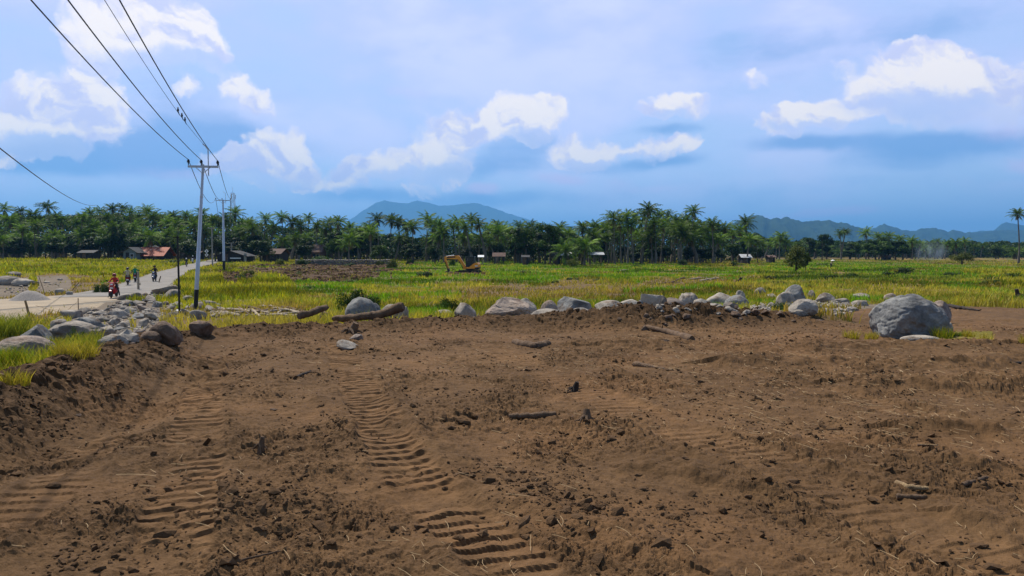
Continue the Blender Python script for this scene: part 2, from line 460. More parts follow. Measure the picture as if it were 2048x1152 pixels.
def rockmat(name, c0, c1, c2, rnd=.2, scale=2.2):
    """grey volcanic rock: large tonal patches, speckle, dark pits"""
    m = bpy.data.materials.new(name); t, b = nt(m); L = t.links.new
    tc = N(t, 'ShaderNodeTexCoord'); oi = N(t, 'ShaderNodeObjectInfo')
    ad = N(t, 'ShaderNodeVectorMath'); ad.operation = 'MULTIPLY_ADD'
    L(oi.outputs['Random'], ad.inputs[0]); ad.inputs[1].default_value = (31, 17, 23); L(tc.outputs['Object'], ad.inputs[2])
    n1 = N(t, 'ShaderNodeTexNoise'); n1.inputs['Scale'].default_value = scale; n1.inputs['Detail'].default_value = 7; n1.inputs['Roughness'].default_value = .6
    n1.inputs['Distortion'].default_value = .6
    L(ad.outputs[0], n1.inputs['Vector'])
    cr = N(t, 'ShaderNodeValToRGB'); e = cr.color_ramp.elements
    e[0].position = .34; e[0].color = (*c2, 1); e[1].position = .66; e[1].color = (*c0, 1)
    x = e.new(.5); x.color = (*c1, 1)
    L(n1.outputs['Fac'], cr.inputs[0])
    n2 = N(t, 'ShaderNodeTexNoise'); n2.inputs['Scale'].default_value = scale * 14; n2.inputs['Detail'].default_value = 5; n2.inputs['Roughness'].default_value = .75
    L(ad.outputs[0], n2.inputs['Vector'])
    mr = N(t, 'ShaderNodeMapRange'); mr.inputs['From Min'].default_value = .3; mr.inputs['From Max'].default_value = .7
    mr.inputs['To Min'].default_value = .72; mr.inputs['To Max'].default_value = 1.25; L(n2.outputs['Fac'], mr.inputs[0])
    m2 = N(t, 'ShaderNodeMapRange'); m2.inputs['To Min'].default_value = 1 - rnd; m2.inputs['To Max'].default_value = 1 + rnd; L(oi.outputs['Random'], m2.inputs[0])
    mu = N(t, 'ShaderNodeMath'); mu.operation = 'MULTIPLY'; L(mr.outputs[0], mu.inputs[0]); L(m2.outputs[0], mu.inputs[1])
    hs = N(t, 'ShaderNodeHueSaturation'); L(cr.outputs[0], hs.inputs['Color']); L(mu.outputs[0], hs.inputs['Value'])
    n4 = N(t, 'ShaderNodeTexNoise'); n4.inputs['Scale'].default_value = scale * .9; n4.inputs['Detail'].default_value = 8; n4.inputs['Roughness'].default_value = .7
    of = N(t, 'ShaderNodeVectorMath'); of.operation = 'ADD'; of.inputs[1].default_value = (7.3, 2.1, 5.7); L(ad.outputs[0], of.inputs[0]); L(of.outputs[0], n4.inputs['Vector'])
    m4 = N(t, 'ShaderNodeMapRange'); m4.inputs['From Min'].default_value = .53; m4.inputs['From Max'].default_value = .66; m4.inputs['To Max'].default_value = .75; L(n4.outputs['Fac'], m4.inputs[0])
    mm = N(t, 'ShaderNodeMix'); mm.data_type = 'RGBA'; mm.inputs['B'].default_value = (.15, .085, .045, 1); L(m4.outputs[0], mm.inputs['Factor']); L(hs.outputs[0], mm.inputs['A'])
    L(mm.outputs['Result'], b.inputs['Base Color'])
    b.inputs['Roughness'].default_value = .88; b.inputs['Specular IOR Level'].default_value = .2
    n3 = N(t, 'ShaderNodeTexNoise'); n3.inputs['Scale'].default_value = scale * 5; n3.inputs['Detail'].default_value = 10; n3.inputs['Roughness'].default_value = .7
    L(ad.outputs[0], n3.inputs['Vector'])
    bp = N(t, 'ShaderNodeBump'); bp.inputs['Strength'].default_value = .8; bp.inputs['Distance'].default_value = .05
    L(n3.outputs['Fac'], bp.inputs['Height']); L(bp.outputs[0], b.inputs['Normal'])
    return m

M = {}
M['soil'] = groundmat()
M['rock'] = rockmat('grey_rock', (.38, .325, .265), (.255, .222, .187), (.105, .093, .081))
M['rock_blue'] = rockmat('blue_grey_rock', (.28, .272, .255), (.19, .188, .18), (.09, .09, .09), .12)
M['rock_pink'] = rockmat('pinkish_rock', (.36, .28, .22), (.265, .21, .172), (.12, .097, .084), .12)
M['rock_brown'] = rockmat('soiled_rock', (.24, .17, .125), (.15, .10, .07), (.085, .055, .036), .1)
M['rock_pale'] = rockmat('pale_rock', (.43, .375, .305), (.32, .28, .233), (.18, .158, .136), .12)
M['gravel'] = mat('gravel', (.34, .30, .265), (.21, .19, .17), 14, .95, bump=.05, bscale=30)
M['road'] = mat('road_surface', (.235, .212, .185), (.150, .135, .118), .5, .9, bump=.01, bscale=30)
M['track_sand'] = mat('sandy_road', (.36, .285, .195), (.27, .215, .15), .6, .95, bump=.02, bscale=12)
M['wood'] = mat('muddy_wood', (.17, .105, .06), (.08, .048, .028), 6, .9, bump=.03, bscale=18, stretch=(1, 1, .25))
M['wood_pale'] = mat('weathered_wood', (.44, .36, .26), (.26, .20, .14), 5, .9, bump=.03, bscale=16)
M['wood_dark'] = mat('charred_wood', (.045, .03, .022), (.018, .013, .011), 7, .9, bump=.03, bscale=18)
M['wood_cut'] = mat('split_wood', (.38, .26, .13), (.13, .075, .04), 16, .85, bump=.02)
M['steel'] = mat('galvanised_steel', (.52, .56, .62), (.44, .48, .54), 3, .45, .35, spec=.5)
M['black'] = mat('black_paint', (.012, .012, .013), (.02, .02, .02), 6, .55)
M['wire'] = mat('cable_sheath', (.018, .03, .055), (.014, .022, .04), 6, .5)
M['concrete'] = mat('old_concrete', (.36, .35, .31), (.26, .25, .22), 3, .9, bump=.01)
M['trunk'] = mat('palm_trunk', (.20, .175, .14), (.10, .085, .065), 2.2, .9, bump=.03, rnd=.25, stretch=(1, 1, 6))
M['bark'] = mat('bark', (.11, .085, .06), (.055, .042, .03), 3, .9, bump=.04, rnd=.2)
M['palm'] = leafmat('palm_leaf', c0=(.130, .215, .018), c1=(.026, .052, .006), rough=.55, trans=.22, rnd=.5, spec=.10)
M['palm_dry'] = leafmat('dry_palm_leaf', c0=(.17, .12, .05), c1=(.09, .06, .025), rough=.7, trans=.15)
M['leaf'] = leafmat('broad_leaf', c0=(.075, .135, .016), c1=(.014, .029, .005), rnd=.45, scale=.35)
M['leaf_dark'] = leafmat('dark_leaf', c0=(.036, .070, .014), c1=(.009, .018, .005), rnd=.3, scale=.35)
M['leaf_yellow'] = leafmat('yellow_leaf', c0=(.13, .14, .02), c1=(.055, .075, .014), rnd=.25, scale=.5)
M['grass'] = leafmat('grass_blade', attr=True, rough=.7, trans=.3, rnd=.0, spec=.08)
M['straw'] = mat('dry_straw', (.32, .22, .115), (.18, .12, .06), 1.5, .9)
M['clod'] = mat('soil_clod', (.120, .070, .036), (.085, .049, .025), 3.5, .97, bump=.02, bscale=24, spec=.1)
M['tin'] = mat('tin_sheet', (.55, .55, .55), (.38, .37, .36), 1.5, .5, .2)
M['rust'] = mat('rusty_tin', (.34, .075, .035), (.20, .05, .028), 1.2, .7, .1)
M['thatch'] = mat('brown_roof', (.14, .085, .065), (.08, .05, .04), 2, .9)
M['dark_roof'] = mat('dark_roof', (.05, .048, .05), (.025, .025, .028), 2, .8)
M['plank'] = mat('dark_planks', (.05, .042, .04), (.022, .02, .02), 2.5, .85, stretch=(1, 1, .2))
M['plaster'] = mat('blue_grey_plaster', (.19, .235, .25), (.13, .16, .175), 1.2, .9)
M['brick'] = mat('brick_wall', (.22, .11, .07), (.15, .08, .055), 3, .9)
M['white'] = mat('white_paint', (.78, .78, .77), (.66, .66, .65), 3, .6)
M['glass_dark'] = mat('dark_glass', (.015, .018, .02), (.01, .012, .014), 2, .12, spec=.6)
M['cab'] = mat('cab_frame', (.02, .035, .03), (.014, .024, .02), 3, .45)
M['orange'] = mat('orange_paint', (.95, .38, .02), (.85, .31, .018), 2.5, .42, spec=.5, coat=.2)
M['rubber'] = mat('rubber', (.017, .016, .016), (.03, .027, .024), 9, .85)
M['chrome'] = mat('chrome', (.6, .6, .6), (.5, .5, .5), 3, .2, 1)
M['mud_steel'] = mat('muddy_steel', (.10, .075, .055), (.05, .04, .032), 5, .7, .3)
M['skin'] = mat('skin', (.30, .16, .10), (.26, .135, .085), 6, .55)
# ------------------------------------------------------------------ world: daylight sky with clouds
SUN_EL, SUN_AZ = R(56), R(-36)            # azimuth measured from +Y (away from the camera) to the right
def build_world():
    w = bpy.data.worlds.new('World'); S.world = w; w.use_nodes = True
    t = w.node_tree; L = t.links.new
    bg = t.nodes['Background']; bg.inputs['Strength'].default_value = .1
    sky = N(t, 'ShaderNodeTexSky'); sky.sky_type = 'NISHITA'; sky.sun_disc = False
    sky.sun_elevation = SUN_EL; sky.sun_rotation = SUN_AZ; sky.air_density = 1.2; sky.dust_density = .6; sky.ozone_density = 2.0
    tc = N(t, 'ShaderNodeTexCoord'); nv = N(t, 'ShaderNodeVectorMath'); nv.operation = 'NORMALIZE'; L(tc.outputs['Generated'], nv.inputs[0])
    sep = N(t, 'ShaderNodeSeparateXYZ'); L(nv.outputs[0], sep.inputs[0])
    def math_(op, a, b=None, clamp=False):
        n = N(t, 'ShaderNodeMath'); n.operation = op; n.use_clamp = clamp
        for i, q in enumerate((a, b)):
            if q is None: continue
            if isinstance(q, (int, float)): n.inputs[i].default_value = q
            else: L(q, n.inputs[i])
        return n.outputs[0]
    az = math_('ARCTAN2', sep.outputs[0], sep.outputs[1]); el = math_('ARCSINE', sep.outputs[2])
    cv = N(t, 'ShaderNodeCombineXYZ'); L(az, cv.inputs[0]); L(el, cv.inputs[1]); P = cv.outputs[0]
    def noise(vec, scale, detail, rough=.6, col=False, stretch=(1, 1, 1), off=(0, 0, 0)):
        mp = N(t, 'ShaderNodeMapping'); mp.inputs['Scale'].default_value = stretch; mp.inputs['Location'].default_value = off
        L(vec, mp.inputs['Vector'])
        n = N(t, 'ShaderNodeTexNoise'); n.noise_dimensions = '2D'; n.inputs['Scale'].default_value = scale; n.inputs['Detail'].default_value = detail; n.inputs['Roughness'].default_value = rough
        L(mp.outputs[0], n.inputs['Vector'])
        return n.outputs['Color' if col else 'Fac']
    def vm(op, a, b):
        n = N(t, 'ShaderNodeVectorMath'); n.operation = op
        for i, q in enumerate((a, b)):
            if isinstance(q, tuple): n.inputs[i].default_value = q
            else: L(q, n.inputs[i])
        return n.outputs[0]
    # billowing warp of the direction
    wa = vm('MULTIPLY', vm('SUBTRACT', noise(P, 7, 3, .55, True), (.5, .5, .5)), (.075, .05, 0))
    wb = vm('MULTIPLY', vm('SUBTRACT', noise(P, 26, 5, .6, True), (.5, .5, .5)), (.036, .030, 0))
    Pw = vm('ADD', vm('ADD', P, wa), wb)
    Ps = vm('ADD', P, vm('MULTIPLY', wa, (1.4, .5, 0)))
    def ae(px, py):
        r = ray(px, py); r = r / np.linalg.norm(r)
        return math.atan2(r[0], r[1]), math.asin(r[2])
    def field(vec, blobs, soft=1.0):
        tot = None
        for b in blobs:
            px, py, sx, sy = b[:4]; wt = b[4] if len(b) > 4 else 1
            a, e = ae(px, py); k = math.cos(a)
            v = vm('MULTIPLY', vm('SUBTRACT', vec, (a, e, 0)), (F / sx / k / k if 0 else F / sx / (1 / k), F / sy / k * k if 0 else F / sy, 0))
            ln = N(t, 'ShaderNodeVectorMath'); ln.operation = 'LENGTH'; L(v, ln.inputs[0])
            m = N(t, 'ShaderNodeMapRange'); m.interpolation_type = 'SMOOTHSTEP'
            m.inputs['From Min'].default_value = 1.5 * soft; m.inputs['From Max'].default_value = .1
            m.inputs['To Max'].default_value = wt; L(ln.outputs['Value'], m.inputs[0])
            tot = m.outputs[0] if tot is None else math_('ADD', tot, m.outputs[0])
        return tot
    WHITE = [(250, 40, 90, 55), (330, 60, 80, 48), (285, 100, 85, 36), (400, 105, 45, 25, .7),
             (55, 245, 90, 42), (125, 225, 75, 60), (172, 170, 42, 45, .9), (20, 270, 60, 35), (150, 265, 60, 30),
             (470, 168, 28, 26), (510, 212, 30, 26), (362, 182, 26, 18, .6),
             (530, 325, 75, 45), (480, 340, 48, 28), (575, 305, 42, 32), (440, 325, 40, 22, .8), (615, 362, 28, 18),
             (695, 362, 48, 25), (750, 340, 52, 30), (810, 330, 45, 30, .8), (850, 385, 35, 12, .6),
             (890, 305, 62, 60), (935, 270, 52, 46), (870, 338, 45, 26), (1035, 228, 55, 36), (985, 255, 50, 36), (1085, 222, 36, 26), (1050, 265, 25, 18, .8),
             (1150, 292, 52, 30), (1122, 306, 34, 22), (1205, 305, 45, 18), (1295, 300, 55, 18, .9), (1355, 297, 30, 18),
             (1345, 224, 62, 24), (1352, 205, 30, 16), (1295, 238, 30, 14, .8),
             (1615, 246, 62, 26), (1680, 246, 45, 16), (1565, 265, 38, 16), (1640, 232, 40, 16),
             (1845, 155, 95, 55, .9), (1890, 112, 52, 30, .9), (1945, 195, 90, 46, .75), (2035, 170, 55, 42), (1835, 215, 60, 36, .8), (1520, 160, 36, 28, .45), (1760, 190, 50, 40, .5)]
    UNDER = [(60, 285, 100, 22), (150, 298, 80, 18), (300, 128, 110, 30), (530, 365, 80, 20), (470, 362, 50, 16), (720, 386, 60, 14), (800, 362, 70, 20), (890, 352, 70, 22), (965, 318, 50, 22), (1050, 276, 40, 18), (1160, 322, 60, 14), (1280, 318, 100, 12), (1345, 246, 70, 12), (1620, 268, 90, 12), (1850, 215, 110, 40), (1960, 235, 100, 30), (400, 125, 40, 16), (510, 236, 26, 14)]
    PINK = [(985, 376, 48, 13), (1110, 356, 62, 14, .8), (1240, 366, 45, 24, .5), (1650, 424, 95, 11), (1500, 437, 70, 11, .8), (1310, 378, 50, 14, .4),
            (345, 345, 60, 16, .6), (640, 425, 60, 16, .4), (2030, 325, 40, 14, .7), (2010, 262, 45, 18, .6), (1020, 468, 60, 10, .4), (1960, 370, 60, 25, .3), (800, 190, 40, 14, .4)]
    DARK = [(300, 298, 200, 40), (140, 325, 150, 22), (430, 275, 95, 42, .8), (330, 215, 90, 40, .5), (700, 388, 90, 13, .8), (960, 338, 80, 22, .8), (1045, 300, 55, 34, .8), (930, 398, 150, 18, .6), (850, 405, 160, 16, .5),
            (1330, 264, 62, 10, .9), (1350, 322, 60, 10, .8), (1590, 292, 80, 13, 1), (1780, 288, 120, 20, .9), (1950, 285, 110, 22, .9), (1780, 325, 90, 14, .6), (1240, 333, 130, 12, .6),
            (1110, 395, 140, 16, .5), (1700, 75, 160, 40, .35), (1930, 40, 90, 30, .45), (640, 300, 60, 18, .3), (850, 88, 45, 26, .30), (890, 116, 30, 12, .3), (1500, 110, 140, 50, .35), (1750, 370, 260, 40, .2), (1450, 395, 180, 30, .25)]
    W_ = field(Pw, WHITE, 1.12); U_ = field(Pw, UNDER); K_ = field(Ps, PINK, 1.1); D_ = field(Ps, DARK, 1.15)
    fine = noise(Pw, 34, 8, .62, stretch=(1, 1.25, 1)); fine2 = noise(vm('ADD', Pw, (.006, .011, 0)), 34, 8, .62, stretch=(1, 1.25, 1))
    relief = math_('SUBTRACT', fine, fine2)
    lo = noise(P, 5, 4, .5, stretch=(1, 2.2, 1), off=(3, 1, 0))
    def ss(x, a, b):
        m = N(t, 'ShaderNodeMapRange'); m.interpolation_type = 'SMOOTHSTEP'; m.inputs['From Min'].default_value = a; m.inputs['From Max'].default_value = b
        L(x, m.inputs[0]); return m.outputs[0]
    def puff(vec, sc):
        v = N(t, 'ShaderNodeTexVoronoi'); v.voronoi_dimensions = '2D'; v.feature = 'SMOOTH_F1'; v.inputs['Scale'].default_value = sc; v.inputs['Smoothness'].default_value = .35; v.inputs['Randomness'].default_value = 1
        L(vec, v.inputs['Vector']); return v.outputs['Distance']
    pf = math_('ADD', math_('MULTIPLY', puff(Pw, 30), -.75), math_('MULTIPLY', puff(Pw, 68), -.45))
    pf2 = math_('ADD', math_('MULTIPLY', puff(vm('ADD', Pw, (.004, .009, 0)), 30), -.75), math_('MULTIPLY', puff(vm('ADD', Pw, (.002, .004, 0)), 68), -.45))
    relief = math_('ADD', math_('MULTIPLY', math_('SUBTRACT', pf, pf2), .8), math_('MULTIPLY', relief, .6))
    wd = math_('ADD', math_('ADD', W_, math_('MULTIPLY', math_('SUBTRACT', fine, .5), .55)), math_('ADD', math_('ADD', pf, .42), math_('MULTIPLY', math_('SUBTRACT', ss(W_, .0, .30), 1.0), .45)))
    wa_ = math_('MULTIPLY', ss(wd, -.02, .66), math_('SUBTRACT', 1.0, math_('MULTIPLY', ss(U_, .1, 1.0), .45)))
    kd = math_('ADD', K_, math_('MULTIPLY', math_('SUBTRACT', fine, .5), .7)); ka_ = ss(kd, .12, 1.0)
    dd = math_('ADD', D_, math_('MULTIPLY', math_('SUBTRACT', noise(Ps, 16, 6, .6, stretch=(1, 2.5, 1)), .5), .8)); da_ = ss(dd, .0, 1.25)
    def mix(f, a, b):
        n = N(t, 'ShaderNodeMix'); n.data_type = 'RGBA'
        if isinstance(f, (int, float)): n.inputs['Factor'].default_value = f
        else: L(f, n.inputs['Factor'])
        for k, q in (('A', a), ('B', b)):
            if isinstance(q, tuple): n.inputs[k].default_value = (*(c * 10 for c in q), 1)
            else: L(q, n.inputs[k])
        return n.outputs['Result']
    # thin high veil over the blue, thicker and whiter higher up
    veil_c = mix(ss(el, .02, .30), (.60, .75, 1.07), (.58, .63, .99))
    veil_c = mix(math_('MULTIPLY', ss(lo, .42, .70), .75), veil_c, (.74, .77, 1.07))
    blue = mix(.72, sky.outputs[0], (.42, .67, 1.02))
    base = mix(math_('ADD', math_('MULTIPLY', ss(lo, .25, .60), .40), math_('MULTIPLY', ss(el, -.02, .16), .55)), blue, veil_c)
    c = mix(math_('MULTIPLY', da_, .72), base, (.13, .33, .70))
    c = mix(math_('MULTIPLY', ka_, .62), c, (.78, .66, .95))
    soft_ = noise(Pw, 13, 5, .55, stretch=(1, 1.3, 1)); soft2 = noise(vm('ADD', Pw, (.010, .020, 0)), 13, 5, .55, stretch=(1, 1.3, 1))
    shade = math_('ADD', math_('MULTIPLY', math_('SUBTRACT', soft_, soft2), 1.6), math_('MULTIPLY', relief, .7))
    body = mix(ss(shade, -.34, .16), (.68, .69, .94), (1.10, 1.0, .91))
    body = mix(math_('MULTIPLY', ss(U_, .1, .9), .75), body, (.60, .66, .95))
    body = mix(ss(wd, .15, .95), mix(.5, (.80, .80, 1.05), body), body)
    c = mix(math_('MULTIPLY', wa_, .93), c, body)
    # below the horizon: plain ground bounce
    c = mix(ss(el, -.02, -.10), c, (.06, .07, .05))
    # unseen sky overhead and behind the camera, made clear and darker to cut ambient fill
    clear = math_('MAXIMUM', ss(el, .34, .60), ss(sep.outputs[1], .1, -.3))
    c = mix(math_('MULTIPLY', clear, .9), c, sky.outputs[0])
    L(c, bg.inputs['Color'])
    w.cycles.sampling_method = 'MANUAL'; w.cycles.sample_map_resolution = 512
build_world()
sd = bpy.data.lights.new('sun', 'SUN'); sun = bpy.data.objects.new('sun', sd); COL.objects.link(sun)
sd.energy = 5.0; sd.angle = R(.53); sd.color = (1, .93, .80)
_sv = Vector((math.sin(SUN_AZ) * math.cos(SUN_EL), math.cos(SUN_AZ) * math.cos(SUN_EL), math.sin(SUN_EL)))
sun.rotation_euler = _sv.to_track_quat('Z', 'Y').to_euler(); sun.location = (0, 0, 60)
S.view_settings.view_transform = 'Standard'; S.view_settings.look = 'None'; S.view_settings.exposure = .2; S.view_settings.gamma = 1

# ------------------------------------------------------------------ ground cover map (world polygons)
def wpoly(*pp): return [tuple(gp(*p)[:2]) for p in pp]
# classes: 0 soil 1 mixed grass 2 fresh green 3 straw 4 tilled 5 gravel 6 yellow-green meadow 7 low dark green 8 brown dry
ZONES = [
    (1, [(-400, 22), (400, 22), (900, 900), (-900, 900)]),
    (6, wpoly((-150, 572), (-150, 518), (345, 518), (388, 528), (330, 548), (262, 572), (120, 562))),
    (8, wpoly((-60, 555), (120, 549), (215, 560), (180, 585), (90, 605), (-60, 612))),
    (5, wpoly((-60, 556), (70, 556), (125, 570), (100, 585), (20, 592), (-60, 588))),
    (8, wpoly((60, 612), (170, 580), (265, 562), (262, 575), (130, 610))),
    (6, wpoly((330, 575), (395, 537), (470, 530), (530, 548), (620, 566), (560, 600), (480, 622), (395, 625), (350, 600))),
    (4, wpoly((470, 556), (480, 538), (600, 528), (780, 529), (846, 545), (790, 560), (660, 577), (550, 571))),
    (6, wpoly((470, 533), (480, 516), (800, 512), (800, 526), (600, 528))),
    (2, wpoly((790, 560), (800, 524), (1000, 521), (1250, 524), (1400, 531), (1530, 543), (1350, 556), (1060, 566), (900, 570))),
    (2, wpoly((560, 565), (700, 562), (840, 556), (850, 575), (700, 592), (590, 585))),
    (3, wpoly((540, 612), (590, 582), (700, 588), (900, 572), (1040, 566), (1250, 588), (1050, 600), (760, 612))),
    (8, wpoly((960, 582), (1120, 566), (1260, 569), (1300, 590), (1180, 603), (960, 600))),
    (8, wpoly((1260, 574), (1290, 562), (1440, 553), (1450, 562), (1400, 570))),
    (3, wpoly((1400, 572), (1700, 560), (1960, 566), (2100, 570), (2100, 590), (1800, 598), (1560, 588))),
    (7, wpoly((1540, 560), (1530, 540), (1700, 536), (1850, 535), (1870, 553), (1700, 565))),
    (2, wpoly((1500, 540), (1560, 520), (1700, 524), (1900, 530), (2150, 534), (2150, 552), (1860, 556))),
    (6, wpoly((1870, 560), (1980, 540), (2150, 536), (2150, 575), (1960, 574))),
    (3, wpoly((1700, 519.5), (1950, 515.5), (2200, 515.5), (2200, 520), (1900, 523))),
    (5, wpoly((1260, 630), (1290, 612), (1500, 610), (1640, 606), (1740, 606), (1700, 628), (1500, 632))),
    (5, [(-3.4, 19.2), (9, 20.5), (11, 32), (5, 30.5), (2, 27), (-3.2, 24.5)]),
    (5, wpoly((90, 645), (230, 598), (300, 585), (345, 594), (425, 612)) + [(-8.6, 21.5), (-7.6, 18.6), (-8.0, 16.8), (-6.6, 13.2)] + wpoly((200, 700), (110, 690))),
    (8, [(7.0, 19.5), (13.5, 20), (17, 31), (10, 31)]),
    (8, wpoly((400, 612), (520, 613), (640, 618)) + [(-4.6, 19.3), (-6.2, 18.9), (-7.9, 18.4)]),
    (9, wpoly((-150, 603), (60, 598), (236, 590), (232, 606), (150, 630), (100, 640), (62, 642), (-150, 634))),
    (3, wpoly((-200, 800), (-200, 690), (100, 690), (245, 690), (210, 715), (110, 750), (0, 775))),
    (1, wpoly((-200, 730), (-200, 640), (40, 640), (75, 665), (60, 690), (0, 730))),
    (6, wpoly((1855, 687), (1865, 662), (1985, 664), (1985, 688))),
    (0, wpoly((880, 552), (890, 544), (1010, 545), (1010, 553))),
]
#              ground colour        density  height  colour a             colour b             share of b
COVER = {0: ((.116, .065, .0295), 0, 0, (0, 0, 0), (0, 0, 0), 0),
         1: ((.115, .085, .028), .8, .42, (.15, .16, .020), (.30, .22, .045), .48),
         2: ((.10, .105, .02), 1.0, .36, (.110, .215, .012), (.20, .23, .022), .34),
         3: ((.19, .13, .035), .9, .40, (.31, .26, .045), (.17, .20, .022), .42),
         4: ((.078, .045, .024), .22, .30, (.13, .13, .02), (.20, .15, .05), .5),
         5: ((.15, .118, .085), .014, .25, (.25, .22, .05), (.12, .14, .02), .5),
         6: ((.15, .125, .02), 1.2, .55, (.30, .265, .022), (.17, .205, .018), .45),
         7: ((.07, .075, .02), 1.1, .42, (.075, .125, .016), (.17, .18, .025), .45),
         9: ((.29, .23, .16), 0.01, .2, (.25, .22, .05), (.12, .14, .02), .5),
         8: ((.13, .085, .040), .5, .30, (.27, .18, .055), (.16, .14, .03), .35)}

def inpoly(x, y, poly):
    c = np.zeros(x.shape, bool); n = len(poly); j = n - 1
    for i in range(n):
        xi, yi = poly[i]; xj, yj = poly[j]
        if yi != yj:
            c ^= ((yi > y) != (yj > y)) & (x < (xj - xi) * (y - yi) / (yj - yi) + xi)
        j = i
    return c

def cover(x, y, dm=None):
    d = np.sqrt(x * x + y * y)
    k = np.clip(d / 40, .25, 3)
    w = fbm(x / (3 * k), y / (5 * k), 4, 301) * np.where(d > 28, 3.2, 1.0) * k + .7 * k * fbm(x / k * 3.1, y / k * 3.1, 2, 303)
    w2 = fbm(x / (3 * k), y / (5 * k), 4, 305) * np.where(d > 28, 7.0, 1.0) * k
    c = np.full(x.shape, 1)
    for cl, poly in ZONES:
        p = np.array(poly); px0, py0 = p.min(0) - 40; px1, py1 = p.max(0) + 40
        m = (x + w > px0) & (x + w < px1) & (y + w2 > py0) & (y + w2 < py1)
        if not m.any(): continue
        i = np.nonzero(m)
        c[i] = np.where(inpoly(x[i] + w[i], y[i] + w2[i], poly), cl, c[i])
    m1 = fbm(x / 7, y / 13, 4, 311); m2 = fbm(x / 5, y / 10, 4, 312)
    f = d > 28
    c = np.where(f & (c == 3) & (m1 > .06), 1, c); c = np.where(f & ((c == 1) | (c == 3)) & (m2 > .22), 2, c); c = np.where(f & ((c == 2) | (c == 1)) & (m1 < -.34), 3, c); c = np.where(f & (c != 5) & (c != 9) & (c != 4) & (m2 < -.40), 8, c)
    if dm is None: dm = dirt_mask(x, y)
    c = np.where(dm > .5, 0, c)
    e = [z for z in ZONES if z[0] == 6][-1][1]
    c = np.where((dm > .5) & inpoly(x, y, e), 6, c)
    return c

# ------------------------------------------------------------------ the ground: one sheet out to the horizon
def build_ground():
    th_d = np.linspace(R(-39), R(39), 860)
    th_l = -np.geomspace(R(180), R(39.4), 44); th_r = np.geomspace(R(39.4), R(180), 44)
    th = np.concatenate([th_l, th_d, th_r])
    r = np.concatenate([np.geomspace(.5, 3.6, 24), np.geomspace(3.615, 26, 640), np.geomspace(26.1, 60, 110), np.geomspace(61, 320, 120), np.geomspace(330, 26000, 60)])
    T, RR = np.meshgrid(th, r)
    X = (np.sin(T) * RR).ravel(); Y = (np.cos(T) * RR).ravel()
    Z = np.zeros(X.shape); dm = np.zeros(X.shape); pr = np.zeros(X.shape); bm = np.zeros(X.shape)
    Z[:] = H0(X, Y)
    nm = (RR.ravel() < 46)
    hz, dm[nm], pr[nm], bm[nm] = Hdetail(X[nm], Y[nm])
    rd, rw, _, _ = roadinfo(X, Y)
    onroad = 1 - sstep(rw - .1, rw + .8, rd)
    Z[nm] += hz * (1 - onroad[nm])
    f = ~nm
    Z[f] += (1 - onroad[f]) * .12 * fbm(X[f] / 7, Y[f] / 7, 2, 81) * (1 - sstep(300, 500, RR.ravel()[f]))
    cl = cover(X, Y, dm)
    Z += np.where(cl == 4, .40 * (ridged(X * .45, Y * .45, 4, 12) - .55), 0) * (1 - onroad)
    tab = np.array([COVER[i][0] for i in range(10)]); C = tab[cl]
    dist = RR.ravel()
    C = np.where((dist > 700)[:, None], np.array([.05, .075, .02]), C)
    n = fbm(X * .45, Y * .45, 4, 120); n2 = fbm(X * 2.3, Y * 2.3, 3, 121)
    v = 1 + .24 * n + .16 * n2 * (dist < 60)
    soil = (cl == 0)
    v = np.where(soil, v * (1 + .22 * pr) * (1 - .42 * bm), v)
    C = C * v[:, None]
    dry = np.clip(sstep(.05, .5, fbm(X * .33, Y * .33, 3, 140)) * .6 + pr * .35, 0, 1) * soil
    C = C * (1 - dry[:, None]) + C * dry[:, None] * np.array([1.20, 1.14, 1.10])
    C = np.where((onroad > .3)[:, None], np.array([.20, .175, .14]), C)
    nt_, nr = len(th), len(r)
    i = np.arange(nr - 1)[:, None] * nt_ + np.arange(nt_)[None, :]
    j = np.arange(nr - 1)[:, None] * nt_ + (np.arange(nt_)[None, :] + 1) % nt_
    Q = np.stack([i, i + nt_, j + nt_, j], -1).reshape(-1, 4)
    V = np.stack([X, Y, Z], 1)
    me = mesh_np('ground', V, Q[:, ::-1].copy(), True)
    qr = dist[Q[:, 0]]; me.polygons.foreach_set('use_smooth', (qr > 24) | (qr < 2.5))
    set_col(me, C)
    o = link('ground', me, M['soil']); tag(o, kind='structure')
build_ground()

# ------------------------------------------------------------------ the road
def ribbon(name, pts, widths, m, lift, seg=3.0, edge=.25, seed=0):
    P = []; W = []
    for i in range(len(pts) - 1):
        a, b = np.array(pts[i]), np.array(pts[i + 1]); n = max(2, int(np.linalg.norm(b - a) / seg))
        for k in range(n):
            P.append(a + (b - a) * k / n); W.append(widths[i] + (widths[i + 1] - widths[i]) * k / n)
    P = np.array(P); W = np.array(W)
    for _ in range(6):
        P[1:-1] = (P[:-2] + 2 * P[1:-1] + P[2:]) / 4; W[1:-1] = (W[:-2] + 2 * W[1:-1] + W[2:]) / 4
    T = np.gradient(P, axis=0); T /= np.linalg.norm(T, axis=1)[:, None]; Nn = np.stack([T[:, 1], -T[:, 0]], 1)
    K = 9; V = []
    for i in range(len(P)):
        for k in range(K):
            f = k / (K - 1) * 2 - 1
            w = W[i] * f
            if abs(f) == 1: w += edge * gn2(np.array([i * .37]), np.array([f * 5 + seed]), 9)[0]
            q = P[i] + Nn[i] * w
            V.append((q[0], q[1], zat(q[0], q[1]) + lift * (1 - .6 * f ** 4)))
    n = len(P)
    i = np.arange(n - 1)[:, None] * K + np.arange(K - 1)[None, :]
    Q = np.stack([i, i + 1, i + K + 1, i + K], -1).reshape(-1, 4)
    me = mesh_np(name, np.array(V), Q, True)
    return tag(link(name, me, m), kind='structure')
